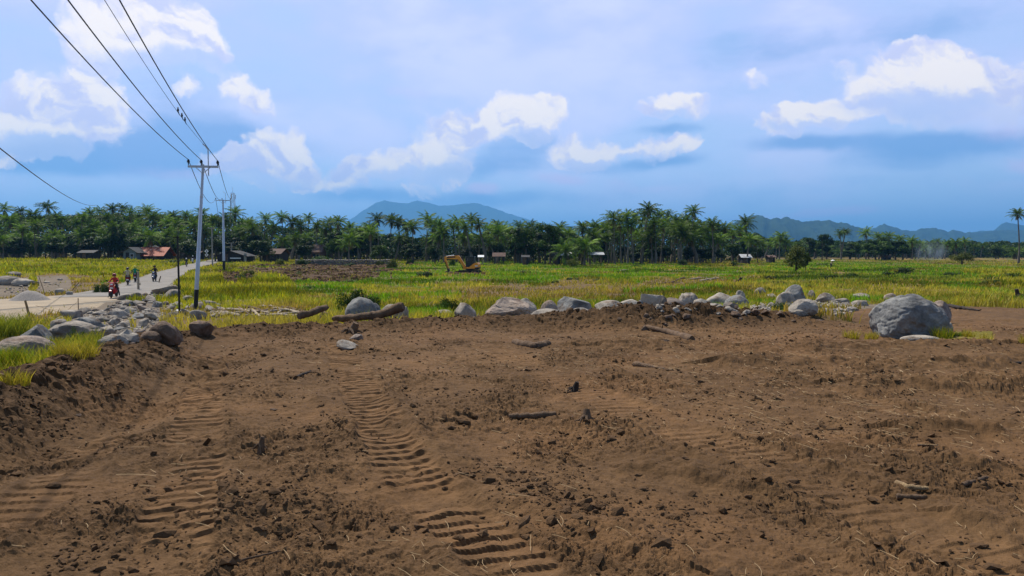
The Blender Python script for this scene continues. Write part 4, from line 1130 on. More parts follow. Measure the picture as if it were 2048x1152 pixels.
# the depth of the wood behind: one far mass
def woodland():
    g = np.random.default_rng(3); n = 130000
    px = g.uniform(-120, 2170, n)
    top = np.interp(px, [-120, 250, 420, 520, 600, 720, 760, 860, 1000, 1120, 1180, 1240, 1400, 1500, 1560, 1700, 1900, 2170], [432, 430, 434, 450, 458, 460, 472, 476, 464, 464, 474, 454, 452, 466, 481, 484, 484, 487])
    top = top + 7 * fbm(px / 26, px * 0 + 2, 3, 7)
    d = np.where(px < 540, g.uniform(255, 300, n), np.where(px < 1500, g.uniform(238, 275, n), g.uniform(400, 470, n)))
    a = (px - CX) / F; X = a * d; Y = d
    zt = CAMZ + (HORIZON - top) / F * d; zb = H0(X, Y) - .2
    f = g.uniform(0, 1, n) ** .8
    Z = zb + (zt - zb) * f
    s = g.uniform(.25, .6, n) * d / 260
    v = g.normal(0, 1, (n, 3)) + np.array([0, -.3, .6]); v /= np.linalg.norm(v, axis=1)[:, None]
    aa = np.cross(v, g.normal(0, 1, (n, 3))); aa /= np.linalg.norm(aa, axis=1)[:, None]; bb = np.cross(v, aa)
    P = np.stack([X, Y, Z], 1); s = s[:, None]
    V = np.stack([P - aa * s, P - bb * s * .5, P + aa * s, P + bb * s * .5], 1).reshape(-1, 3)
    me = mesh_np('woodland', V, np.arange(n * 4).reshape(-1, 4))
    tag(link('woodland', me, M['leaf_dark']), 'dark depth of the wood behind the rows of palms', kind='stuff')
woodland()
word_labels(PALMS, 'coconut palm', 'tallest', LAND_FAR)
word_labels(TREES, 'tree', 'tallest', LAND_FAR)
# ------------------------------------------------------------------ boulders and rubble
import bmesh
def ico(sub):
    bm = bmesh.new(); bmesh.ops.create_icosphere(bm, subdivisions=sub, radius=1)
    V = np.array([v.co[:] for v in bm.verts]); Fc = np.array([[v.index for v in f.verts] for f in bm.faces]); bm.free()
    return V, Fc
ICO = {k: ico(k) for k in (2, 3, 4, 5, 6)}

def rock_mesh(seed, sub=4, facets=9, cut=.30, rough=.13, fine=.045, ax=(1, 1, 1), smooth=True):
    g = np.random.default_rng(seed); V, Fc = ICO[sub]; P = V.copy()
    for i in range(facets):
        n = g.normal(0, 1, 3); n /= np.linalg.norm(n); d = 1 - g.uniform(.3, 1) * cut
        s = np.maximum(P @ n - d, 0); P = P - n * s[:, None] * .9
    o = g.uniform(-50, 50, 3)
    P = P * (1 + rough * fbm3(V * 1.3 + o, 3, seed) + fine * fbm3(V * 5 + o, 4, seed + 5) - fine * 1.2 * np.clip(fbm3(V * 3.1 + o, 3, seed + 8), 0, 1) - fine * .8 * np.clip(1 - np.abs(fbm3(V * 1.7 + o + 9, 3, seed + 12)) * 11, 0, 1))[:, None]
    lo, hi = P.min(0), P.max(0); P = (P - (lo + hi) / 2) / (hi - lo)      # unit box
    me = mesh_np('boulder', P * np.array(ax), Fc, smooth)
    return me

ROCKS = []
def rock(name, label, px, ytop, wpx, m, d=None, ybase=None, seed=0, sub=4, depth=.85, sink=.34, facets=7, cut=.22, rough=.10, fine=.03, tilt=0, rz=0, cat='boulder', group=None):
    cut = cut * 1.25 if facets > 4 else cut; facets = facets + 4 if facets > 4 else facets
    if d is None: q = gp(px, ybase); d = q.y + .0
    sc = d / F; w = wpx * sc
    top = at(px, ytop, d + w * depth * .35); x, y = top.x, top.y
    z0 = zat(x, y); 
    h = max(.12 * w, top.z - z0); w = w * (1 + w * depth * .35 / d)
    me = rock_mesh(seed + 500, sub, facets, cut, rough, fine)
    o = link(name, me, M[m]); hh = h * (1 + sink)
    o.scale = (w, w * depth, hh); o.location = (x, y, z0 + h - hh / 2); o.rotation_euler = (0, R(tilt), R(rz))
    tag(o, label, cat, group)
    return o

B = 'boulder'
rock(B, 'huge rounded grey boulder on the right of the cleared soil', 1820, 587, 140, 'rock_blue', ybase=678, seed=1, sub=6, depth=.9, rough=.10, fine=.045, facets=6, cut=.20)
rock(B, 'low grey boulder leaning on the right flank of the huge one', 1872, 630, 62, 'rock_pale', ybase=671, seed=2, sub=5, facets=9)
rock(B, 'pale boulder peeping out behind the right shoulder of the huge one', 1880, 601, 46, 'rock_pink', d=20.5, seed=3)
rock(B, 'flat pale slab lying at the foot of the huge boulder', 1842, 670, 84, 'rock_pale', ybase=684, seed=4, depth=.5, facets=4, sub=5)
rock(B, 'smooth domed blue-grey boulder behind the long curved log', 722, 594, 68, 'rock_blue', d=25, seed=5, sub=5, facets=3, cut=.12, fine=.015)
rock(B, 'small grey rock tucked against the right side of the domed boulder', 749, 606, 28, 'rock_blue', d=25.6, seed=6)
rock(B, 'low rounded grey rock behind the raised end of the curved log', 782, 608, 48, 'rock', d=26, seed=7, facets=3)
rock(B, 'small grey rock at the right tip of the curved log', 806, 612, 22, 'rock_pale', d=25.6, seed=8)
rock(B, 'tilted wedge-shaped grey boulder alone before the dark reeds', 930, 606, 46, 'rock', d=25.5, seed=9, facets=10, cut=.42, tilt=12)
rock(B, 'large pinkish boulder with a dark hollow under its front', 1016, 594, 92, 'rock_pink', d=23.5, seed=10, sub=6, rough=.13, fine=.05, facets=9)
rock(B, 'pale rounded boulder just behind the large pinkish one', 1052, 596, 44, 'rock_pale', d=25.5, seed=11)
rock(B, 'broad flat-topped grey boulder in front at the right foot of the pinkish one', 1093, 617, 74, 'rock', d=21.6, seed=12, sub=5, facets=5)
rock(B, 'small rounded pinkish boulder above the broad flat one', 1098, 600, 36, 'rock_pink', d=25, seed=13, facets=4)
rock(B, 'wide greenish grey boulder with a pointed top', 1150, 593, 74, 'rock_blue', d=25.5, seed=14, sub=5, facets=9, cut=.38)
rock(B, 'low pale rock at the front of the greenish boulder', 1160, 615, 46, 'rock_pale', d=22.5, seed=15)
rock(B, 'pale cracked boulder behind the little green bush sprig', 1222, 600, 62, 'rock_pale', d=26.5, seed=16, facets=9, cut=.35)
rock(B, 'low pale rock left of the square pale boulder', 1258, 598, 46, 'rock_pale', d=28.5, seed=17)
rock(B, 'square-cut pale lilac boulder', 1302, 587, 44, 'rock_pale', d=29, seed=18, facets=6, cut=.55, rough=.05)
rock(B, 'small grey rock leaning on the right side of the square pale boulder', 1324, 590, 24, 'rock', d=29.4, seed=19)
rock(B, 'small bluish rock at the left side of the square pale boulder', 1280, 600, 18, 'rock_blue', d=28.6, seed=20)
rock(B, 'brownish grey boulder with a rough lumpy face', 1376, 585, 48, 'rock', d=30, seed=21, sub=5, rough=.15, fine=.06)
rock(B, 'low brown boulder joined to the left of the lumpy one', 1345, 595, 46, 'rock_pink', d=29.5, seed=22)
rock(B, 'grey boulder split by a dark crack, right of the lumpy one', 1404, 597, 38, 'rock_pale', d=29.5, seed=23, facets=10, cut=.4)
rock(B, 'low pale broken rock in front of the cracked boulder', 1424, 606, 44, 'rock_pale', d=28.4, seed=24, facets=11, cut=.42)
rock(B, 'wide pale boulder behind the two-toned round one', 1440, 585, 62, 'rock_pale', d=33, seed=25)
rock(B, 'round two-toned grey boulder streaked dark green', 1473, 590, 50, 'rock_blue', d=30.5, seed=26, sub=5, facets=3, cut=.1)
rock(B, 'small pale rock topping the right end of the wide boulder', 1481, 580, 22, 'rock_pale', d=34, seed=27)
rock(B, 'small rounded rock half hidden by the creeping bush', 1521, 575, 25, 'rock', ybase=591, seed=28)
rock(B, 'tall grey boulder above the right rubble', 1590, 569, 42, 'rock_blue', ybase=607, seed=29, sub=5)
rock(B, 'pale boulder at the left foot of the tall grey one', 1572, 583, 40, 'rock_pale', ybase=613, seed=30)
rock(B, 'rounded front boulder with a dark underside in the right rubble', 1606, 597, 58, 'rock_pale', ybase=632, seed=31, sub=5, facets=5)
rock(B, 'bluish flat rock at the left of the rounded front boulder', 1580, 606, 26, 'rock_blue', ybase=622, seed=32)
rock(B, 'low pale rock in front of the rounded front boulder', 1597, 619, 30, 'rock_pale', ybase=634, seed=33)
rock(B, 'small upright grey rock right of the tall boulder', 1624, 580, 18, 'rock', ybase=601, seed=34)
rock(B, 'squat grey boulder right of the small upright one', 1650, 585, 40, 'rock', ybase=606, seed=35, facets=9)
rock(B, 'low pale rock on the gravel right of the squat boulder', 1683, 596, 30, 'rock_pale', ybase=607, seed=36)
rock(B, 'smaller broken grey boulder behind the flat pale one', 1722, 586, 36, 'rock', ybase=602, seed=37, facets=10, cut=.4)
rock(B, 'flat pale boulder left of the huge one', 1720, 600, 34, 'rock_pale', ybase=613, seed=38)
rock(B, 'pinkish rock in the soil between the flat pale one and the huge one', 1782, 586, 30, 'rock_pink', ybase=605, seed=39)
rock(B, 'soil-stained brown boulder on the berm below the thin black pole', 330, 641, 62, 'rock_brown', ybase=688, seed=40, sub=5, facets=9, cut=.32, rough=.14)
rock(B, 'brown rock nose sticking out left of the stained boulder', 300, 662, 44, 'rock_brown', ybase=684, seed=41, facets=8)
rock(B, 'small soil-stained boulder on the berm, right of the larger stained one', 402, 642, 46, 'rock_brown', ybase=672, seed=42, facets=9, cut=.32)
rock(B, 'flat grey stone slab lying in the churned soil', 694, 682, 46, 'rock_pale', ybase=699, seed=43, facets=9, cut=.62, depth=.9, tilt=14, cat='stone')
rock(B, 'pale jagged stone behind the flat grey slab', 712, 668, 26, 'rock_pink', ybase=680, seed=44, facets=10, cut=.4, cat='stone')
rock(B, 'large pale round boulder half sunk in the grass at the left edge', 52, 671, 118, 'rock_pink', ybase=722, seed=45, sub=6, facets=3, cut=.12, rough=.07, fine=.025, depth=.8)
rock(B, 'bluish flat boulder with a dark overhang behind the grass', 72, 648, 66, 'rock_blue', d=20, seed=46, sub=5, facets=8)
rock(B, 'wide rough grey boulder at the near end of the rubble', 158, 640, 108, 'rock', ybase=684, seed=47, sub=6, rough=.14, fine=.05, facets=10, cut=.34)
rock(B, 'bluish tall-sided boulder topping the near end of the rubble', 175, 634, 60, 'rock_blue', ybase=670, seed=48, sub=5, facets=9)
rock(B, 'low flat grey rock at the right foot of the wide rough boulder', 225, 668, 58, 'rock_pale', ybase=692, seed=49, sub=5, facets=6)
rock(B, 'grey boulder at the left edge beyond the sandy road', 14, 551, 54, 'rock', ybase=571, seed=50, sub=4)
rock(B, 'pale boulder right of the grey one beyond the sandy road', 46, 556, 42, 'rock_pale', ybase=572, seed=51, sub=4)
rock(B, 'small boulder behind the two beyond the sandy road', 26, 543, 28, 'rock', ybase=553, seed=52, sub=3)
rock(B, 'wedge of grey rock under the post beside the road', 330, 570, 50, 'rock', ybase=592, seed=53, facets=11, cut=.45)
rock(B, 'square weedy grey rock at the right top of the rubble', 345, 578, 40, 'rock', ybase=598, seed=54, facets=8, cut=.5)

# the rubble bank by the road
RUB_M = ['rock', 'rock_pale', 'rock_pale', 'rock', 'rock_blue', 'rock_pink', 'rock']
RUB = [rock_mesh(700 + i, 3, 15, .58, .18, .085) for i in range(14)]
RUBM = {}
RUBBLE = []
rr_ = random.Random(21)
rub_poly = [(98, 655), (130, 636), (215, 618), (250, 596), (300, 588), (345, 592), (400, 606), (440, 613), (446, 625), (395, 640), (360, 640), (318, 646), (296, 660), (262, 682), (246, 690), (190, 688), (112, 690)]
def in_px(px, py, poly): return bool(inpoly(np.array([float(px)]), np.array([float(py)]), poly)[0])
def rubble(px, py, wpx, cat='rock', group='rocks of the rubble bank'):
    q = gp(px, py); w = wpx * q.y / F
    k = rr_.randrange(14); m = rr_.choice(RUB_M)
    if (k, m) not in RUBM:
        c = RUB[k].copy(); c.materials.append(M[m]); RUBM[(k, m)] = c
    o = bpy.data.objects.new('rock', RUBM[(k, m)]); COL.objects.link(o)
    h = w * rr_.uniform(.5, .85)
    o.scale = (w, w * rr_.uniform(.7, 1.1), h); o.location = (q.x, q.y, q.z + h * .12)
    o.rotation_euler = (rr_.gauss(0, .25), rr_.gauss(0, .25), rr_.uniform(0, 6.28))
    tag(o, None, cat, group)
    RUBBLE.append((o, px, -w * h, 'grey rubble rock'))
placed = []
tries = 0
while len(placed) < 298 and tries < 9000:
    tries += 1
    px = rr_.uniform(100, 446); py = rr_.uniform(586, 692)
    if not in_px(px, py, rub_poly): continue
    n = len(placed)
    s = (.85 if n < 50 else .55 if n < 130 else .32) * rr_.uniform(.75, 1.3)
    if px < 240 and py < 625: s = min(s, .4)
    w = 40 * s * (py - 500) / 140
    if any((px - a) ** 2 + ((py - b) * 1.9) ** 2 < (.40 * (w + c)) ** 2 for a, b, c in placed): continue
    placed.append((px, py, w)); rubble(px, py, w)
LAND_RUB = [(120, 'wide rough boulder'), (157, 'thin wooden stake'), (200, 'bluish tall-sided boulder'), (228, 'red scooter'), (262, 'pair of riders'), (290, 'near grey post'), (330, 'stained brown boulder'), (359, 'thin black pole'), (391, 'foot of the near power pole'), (425, 'left end of the driftwood')]
word_labels(RUBBLE, 'grey rubble rock', 'largest', LAND_RUB)
SCAT = []
def stray(px, py, wpx, m='rock_pale'):
    q = gp(px, py); w = wpx * q.y / F
    k = rr_.randrange(14)
    if (k, m) not in RUBM:
        c = RUB[k].copy(); c.materials.append(M[m]); RUBM[(k, m)] = c
    o = bpy.data.objects.new('stone', RUBM[(k, m)]); COL.objects.link(o); h = w * rr_.uniform(.45, .7)
    o.scale = (w, w * .9, h); o.location = (q.x, q.y, q.z + h * .25); o.rotation_euler = (0, 0, rr_.uniform(0, 6.28))
    tag(o, None, 'stone', 'stray stones'); SCAT.append((o, px, -w * h, 'stray pale stone' if 'pale' in m else 'stray soil-brown stone'))
for px, py, w in [(870, 632, 22), (890, 634, 34), (845, 631, 20), (960, 634, 18), (1100, 640, 10), (1505, 618, 18), (1440, 617, 16), (1530, 612, 16), (1660, 612, 16), (1690, 610, 14), (1705, 618, 12), (1640, 618, 14), (1760, 612, 12), (1675, 600, 16), (1555, 606, 18), (1545, 596, 22), (1120, 575, 8), (100, 640, 16), (118, 588, 22), (140, 590, 16), (95, 566, 10), (60, 575, 12), (120, 560, 10), (35, 590, 10), (155, 572, 9), (1940, 604, 14), (1990, 612, 12), (1895, 620, 12)]:
    stray(px, py, w)
for px, py, w in [(158, 833, 14), (548, 822, 14), (1290, 660, 18), (1335, 640, 20), (1370, 636, 22), (1345, 634, 16), (1470, 632, 24), (1510, 630, 24), (1530, 628, 20), (1560, 632, 22), (1585, 645, 16), (1640, 645, 16), (1300, 640, 12), (1240, 640, 12), (265, 690, 12), (1755, 660, 12), (640, 640, 10), (1330, 652, 12), (1290, 634, 16), (1480, 640, 14)]:
    stray(px, py, w, 'rock_brown')
word_labels(SCAT, 'stray stone', 'largest', LAND_FAR)

# small angular stones between the boulders
def gravel():
    g = np.random.default_rng(17); P = []; T = []
    V0, F0 = ICO[2]; V0, F0 = V0, F0
    X = []; Y = []
    polys = [(wpoly(*rub_poly), 2600), (wpoly((1260, 630), (1290, 612), (1500, 608), (1640, 604), (1740, 606), (1700, 628), (1500, 632)), 900), (wpoly((-60, 556), (70, 556), (125, 570), (100, 585), (20, 592), (-60, 588)), 350), ([(-3.4, 19.6), (9, 21), (11, 32), (5, 30.5), (2, 27), (-3.2, 24.5)], 1100), (wpoly((820, 636), (860, 628), (960, 630), (1000, 640)), 200)]
    for p, n in polys:
        p = np.array(p); lo, hi = p.min(0), p.max(0)
        x = g.uniform(lo[0], hi[0], n * 3); y = g.uniform(lo[1], hi[1], n * 3); k = inpoly(x, y, [tuple(q) for q in p]); X.append(x[k][:n]); Y.append(y[k][:n])
    X = np.concatenate(X); Y = np.concatenate(Y); n = len(X); Z = H0(X, Y)
    s = np.minimum(.05 + .05 * g.pareto(2.2, n), .22)
    q = V0[None] * g.uniform(.7, 1.15, (n, len(V0), 1)) * np.stack([s, s * g.uniform(.6, 1, n), s * g.uniform(.4, .8, n)], 1)[:, None]
    a = g.uniform(0, 6.28, n)[:, None]
    V = np.stack([q[..., 0] * np.cos(a) - q[..., 1] * np.sin(a) + X[:, None], q[..., 0] * np.sin(a) + q[..., 1] * np.cos(a) + Y[:, None], q[..., 2] + (Z + s * .2)[:, None]], -1).reshape(-1, 3)
    T = (np.arange(n)[:, None, None] * len(V0) + F0[None]).reshape(-1, 3)
    tag(link('rubble_gravel', mesh_np('rubble_gravel', V, T), M['rock_pale']), 'broken pale gravel lying between the boulders and over the rubble bank', kind='stuff')
gravel()

# heaps
def heap(name, label, px, py, wpx, hpx, m):
    q = gp(px, py); w = wpx * q.y / F; h = hpx * q.y / F
    t = np.linspace(0, 1, 26); a = np.linspace(0, 2 * PI, 40, endpoint=False); A, T = np.meshgrid(a, t)
    r = T * w / 2; X = np.cos(A) * r; Y = np.sin(A) * r * .9
    Z = h * np.cos(T * PI / 2) ** 1.15 + .05 * h * fbm(X * 1.2 / w * 5, Y * 1.2 / w * 5, 3, 5) * (1 - T) * 2 - .05
    V = np.stack([X, Y, Z], -1).reshape(-1, 3); i = np.arange(25)[:, None] * 40 + np.arange(40)[None]; j = np.arange(25)[:, None] * 40 + (np.arange(40)[None] + 1) % 40
    me = mesh_np(name, V, np.stack([i, i + 40, j + 40, j], -1).reshape(-1, 4), True)
    o = link(name, me, M[m]); o.location = (q.x, q.y, q.z); tag(o, label, 'heap')
heap('gravel_heap', 'smooth grey heap of gravel on the left verge of the sandy road', 60, 601, 84, 21, 'gravel')
heap('gravel_heap', 'small pale heap of gravel before the blue-grey house', 272, 519, 24, 7, 'rock_pale')

# ------------------------------------------------------------------ logs, stumps and sticks
def log(name, label, p, rad, m='wood', seed=0, cat='log', ends=None, group=None, stub=False, lift=.55, n=12):
    """p: list of world points; a tapering, knotted trunk"""
    g = np.random.default_rng(seed + 900)
    P = [Vector(q) for q in p]; pts = []; K = 9
    for i in range(len(P) - 1):
        for k in range(K): pts.append(P[i].lerp(P[i + 1], k / K))
    pts.append(P[-1])
    Ls = sum((pts[i + 1] - pts[i]).length for i in range(len(pts) - 1))
    r0, r1 = rad if isinstance(rad, tuple) else (rad, rad * .8)
    rr = [(r0 + (r1 - r0) * i / (len(pts) - 1)) * (1 + g.normal(0, .05)) for i in range(len(pts))]
    rr[0] *= .82; rr[-1] *= .8
    o0 = pts[0].copy()
    q = [v - o0 + Vector((0, 0, r0 * lift)) + Vector(g.normal(0, r0 * .07, 3)) for v in pts]
    mb = MB(); mb.tube(q, rr, n)
    if stub:
        k = len(q) // 3; mb.tube([q[k], q[k] + Vector((.3 * r0, -.5 * r0, 2.6 * r0))], [r0 * .45, r0 * .25], 7)
    me_o = mb.build(name, M[m], None, True)
    V = np.array([v.co[:] for v in me_o.data.vertices]); V = V + np.stack([fbm3(V / (r0 * 1.8) + seed + 3 * a, 3, seed + a) for a in range(3)], 1) * r0 * (.55 if m == 'wood_dark' else .32)
    me_o.data.vertices.foreach_set('co', V.astype(np.float32).ravel()); me_o.location = o0
    return tag(me_o, label, cat, group)

def gl(*pp, up=0): 
    return [gp(*q) + Vector((0, 0, up)) for q in pp]
log('log', 'long curved bare log lying along the berm, its right end raised', [at(668, 641, 20.0), at(720, 638, 19.7), at(765, 632, 19.6), at(806, 616, 19.5)], (.085, .125), 'wood', 1, stub=False)
log('log', 'short thick dark log slanting up on the berm, left of the curved one', [at(597, 637, 19.2), at(625, 629, 19.4), at(653, 618, 19.9)], (.10, .08), 'wood', 2)
log('log', 'straight pale-brown log alone in the middle of the cleared soil', gl((1018, 836), (1065, 835), (1112, 832)), (.030, .034), 'wood', 3)
log('log', 'half-buried log with a splintered right end on the right of the berm', gl((1292, 658), (1340, 670), (1384, 684), up=.03), (.045, .085), 'wood', 4, stub=True)
log('log', 'thin dark-ended branch lying in front of the berm', gl((1268, 731), (1300, 737), (1345, 744)), (.045, .02), 'wood', 5)
log('log', 'dark hollow log with an open end below the pinkish boulder', gl((1028, 686), (1048, 691), (1070, 694), (1099, 690), up=-.03), (.075, .085), 'wood', 6)
log('log', 'dark fallen plank behind the huge boulder', gl((1874, 610), (1915, 617), (1962, 624)), (.10, .03), 'wood_dark', 7)
log('broken_branch', 'split pale-faced piece of wood, upper of two at the lower right', gl((1791, 968), (1815, 978), (1856, 981)), (.022, .017), 'wood_cut', 8, 'branch')
log('broken_branch', 'dark round piece of wood just below the split pale-faced one', gl((1793, 996), (1820, 998), (1852, 997)), (.020, .016), 'wood', 9, 'branch')
log('broken_branch', 'thin straight stick lying at the lower left', gl((482, 1122), (520, 1113), (562, 1103)), (.007, .004), 'wood', 10, 'branch')
log('broken_branch', 'dark cracked stick left of the lower middle', gl((425, 965), (460, 962), (497, 953)), (.010, .006), 'wood_dark', 11, 'branch')
log('broken_branch', 'small broken branch sticking up beside the half-buried log', [at(1318, 672, 17), at(1332, 680, 16.8), at(1345, 692, 16.6)], (.03, .03), 'wood', 12, 'branch')
log('broken_branch', 'short dark chunk of wood below the half-buried log', gl((1318, 690), (1335, 691), (1352, 690), up=.02), (.055, .04), 'wood_dark', 13, 'branch')
log('broken_branch', 'thin pale stick on the soil below the huge boulder', gl((1800, 742), (1815, 752), (1826, 762)), (.012, .008), 'straw', 14, 'branch')
log('broken_branch', 'straight dark stick on the soil right of the middle', gl((1500, 772), (1520, 776), (1548, 775)), (.012, .01), 'wood', 15, 'branch')
log('broken_branch', 'broken branch in the churned soil left of the flat slab', gl((590, 757), (606, 750), (622, 744)), (.022, .014), 'wood_dark', 16, 'branch')
log('broken_branch', 'long dark stick right of the lower middle', gl((1835, 892), (1870, 893), (1905, 898)), (.012, .008), 'wood', 17, 'branch')
log('broken_branch', 'dark thick stick near the right edge', gl((2026, 735), (2040, 733), (2070, 730), up=.02), (.04, .03), 'wood_dark', 18, 'branch')
log('broken_branch', 'brown half-buried branch at the far lower right', gl((1925, 972), (1950, 965), (1975, 957)), (.018, .014), 'wood', 19, 'branch')

def stump(label, px, ybase, hpx, wpx, m='wood_dark', seed=0, lean=(0, 0)):
    q = gp(px, ybase); s = q.y / F; h = hpx * s; w = wpx * s
    g = random.Random(seed)
    r = empty('tree_stump', q, 0, label, 'stump')
    mb = MB(); mb.tube([(0, 0, -.05), (lean[0] * h * .5, 0, h * .45), (lean[0] * h, lean[1] * h, h)], [w * .42, w * .34, w * .24], 9); st = mb.build('stem', M[m], r, True)
    V = np.array([v.co[:] for v in st.data.vertices]); V += np.stack([fbm3(V / w * 2.2 + seed, 3, seed), fbm3(V / w * 2.2 + 9, 3, seed + 1), .6 * fbm3(V / w * 3 + 4, 3, seed + 2)], 1) * w * .16
    st.data.vertices.foreach_set('co', V.astype(np.float32).ravel())
    for i in range(5):
        a = i * 1.26 + g.uniform(-.3, .3); rt_ = MB(); L = w * g.uniform(.7, 1.3)
        rt_.tube([(math.cos(a) * w * .2, math.sin(a) * w * .2, h * g.uniform(.2, .6)), (math.cos(a) * L * .6, math.sin(a) * L * .6, h * g.uniform(.15, .5)), (math.cos(a) * L, math.sin(a) * L, g.uniform(-.02, h * .4))], [w * .13, w * .09, w * .03], 6)
        rt_.build('root', M[m], r, True)
stump('ragged dark stump with soil clinging to it, right of the straight log', 1172, 846, 26, 26, 'wood', 1, (.1, .2))
stump('small dark root stump in the middle distance of the soil', 1146, 782, 18, 18, 'wood_dark', 2, (.5, 0))
stump('upright ragged root clump left of the middle foreground', 520, 905, 32, 18, 'wood', 3, (.2, 0))
stump('dark bent stump near the right edge above the soil', 2038, 598, 20, 14, 'wood_dark', 4, (-.3, 0))
stump('uprooted stump between the short thick log and the curved log', 648, 640, 16, 34, 'wood', 5, (.2, 0))
stump('tangled dark root in the soil below the curved log', 700, 668, 22, 26, 'wood', 6, (.6, 0))
stump('dark snag sticking up before the right far driftwood', 1477, 566, 11, 9, 'wood_dark', 7, (.5, 0))

DRIFT = []
def driftpile(spec, group, land, word):
    L = []
    for i, (x0, y0, x1, y1, wpx) in enumerate(spec):
        a, b = gp(x0, y0), gp(x1, y1); r = wpx * a.y / F / 2
        mid = (a + b) / 2 + Vector((0, 0, r * .6))
        o = log('driftwood', None, [a, mid, b], (r, r * .7), 'wood_pale' if i % 3 else 'wood', 30 + i, 'driftwood', group=group, lift=.7, n=8)
        L.append((o, (x0 + x1) / 2, -wpx * abs(x1 - x0), word))
    word_labels(L, word, 'largest', land)
driftpile([(420, 622, 470, 630, 7), (440, 634, 520, 622, 6), (470, 622, 540, 628, 6), (500, 630, 560, 620, 7), (432, 628, 480, 634, 8), (530, 626, 590, 622, 6), (475, 616, 500, 632, 5), (545, 618, 600, 626, 5), (452, 618, 432, 636, 5), (510, 618, 528, 632, 4), (560, 631, 620, 628, 6), (575, 620, 610, 634, 4), (398, 630, 430, 618, 5), (490, 633, 545, 631, 5), (415, 616, 450, 620, 6), (460, 612, 505, 616, 5), (520, 614, 560, 617, 5), (440, 621, 500, 626, 7), (560, 616, 600, 622, 5), (500, 620, 520, 636, 6), (535, 632, 590, 634, 6), (470, 634, 500, 618, 4), (420, 636, 455, 630, 7), (555, 628, 575, 616, 4), (480, 613, 530, 624, 5), (590, 632, 640, 634, 5)],
          'pale driftwood piled by the near power pole', [(400, 'near power pole'), (448, 'second power pole'), (500, 'long dark hut'), (556, 'brown-roofed house'), (610, 'short thick log')], 'pale driftwood branch')
driftpile([(1352, 562, 1372, 556, 4), (1380, 560, 1420, 557, 4), (1400, 564, 1438, 558, 5), (1340, 566, 1360, 562, 3), (1420, 562, 1440, 552, 4), (1240, 543, 1256, 541, 3), (1300, 570, 1360, 566, 3), (1500, 555, 1520, 551, 3)],
          'driftwood washed up in the field', [(1260, 'tallest palm clump'), (1330, 'middle of the tall grove'), (1400, 'right end of the tall grove'), (1490, 'slanting tin roof')], 'weathered driftwood piece')

# grass tufts round the huge boulder: each a plant
def tuft(label, px, py, hpx, wpx, ca, cb, n=150, seed=0, cat='grass tuft', name='grass_tuft', lean=.5):
    q = gp(px, py); s = q.y / F; g = np.random.default_rng(seed + 300)
    a = g.uniform(0, 6.28, n); rr = np.sqrt(g.uniform(0, 1, n)) * wpx * s * .38
    X = np.cos(a) * rr; Y = np.sin(a) * rr; Z = np.zeros(n) - .02
    C = np.where((g.uniform(0, 1, n) < .5)[:, None], np.array(ca), np.array(cb)) * g.uniform(.6, 1.25, (n, 1))
    me = blades(name, X, Y, Z, hpx * s * g.uniform(.45, 1.1, n), np.full(n, .010) * g.uniform(.6, 1.3, n) * max(1, q.y / 14), C, lean, 3)
    o = link(name, me, M['grass']); o.location = q; tag(o, label, cat)
YG, ST, GR = (.30, .26, .03), (.45, .33, .07), (.16, .20, .02)
tuft('green-gold grass tuft against the right foot of the huge boulder', 1884, 682, 38, 50, YG, GR, 260, 1)
tuft('low green grass patch right of the tuft at the huge boulder', 1912, 678, 20, 44, GR, (.10, .16, .015), 240, 2)
tuft('pale straw tuft in the right patch beside the huge boulder', 1936, 680, 30, 30, ST, YG, 160, 3)
tuft('tall thin straw tuft furthest right of the huge boulder', 1972, 688, 34, 30, ST, YG, 90, 4)
tuft('yellow tuft at the left foot of the huge boulder', 1742, 680, 24, 34, ST, YG, 150, 5)
tuft('yellow tuft a step left of the huge boulder', 1702, 678, 26, 40, ST, YG, 170, 6)
tuft('straw tuft at the right edge of the picture', 2044, 690, 32, 20, ST, YG, 80, 7)
tuft('bright green feathery weed at the left edge before the bluish boulder', 12, 676, 62, 110, (.16, .20, .03), (.24, .24, .04), 900, 8, 'weed', 'feathery_weed', .8)
tuft('green weed clump in front of the large pale boulder at the left', 18, 742, 66, 84, (.15, .22, .02), YG, 700, 9, 'weed', 'feathery_weed', .7)
tuft('straw coloured grass clump right of the large pale boulder', 150, 715, 44, 110, ST, YG, 700, 10, lean=.7)
tuft('spiky green grass clump at the foot of the near power pole', 432, 604, 24, 46, GR, (.20, .24, .04), 120, 11)
tuft('yellow tuft on the soil between the two poles', 397, 634, 12, 26, YG, ST, 120, 12)
tuft('straw tuft at the left edge on the dark berm', 30, 768, 40, 70, ST, YG, 260, 13)
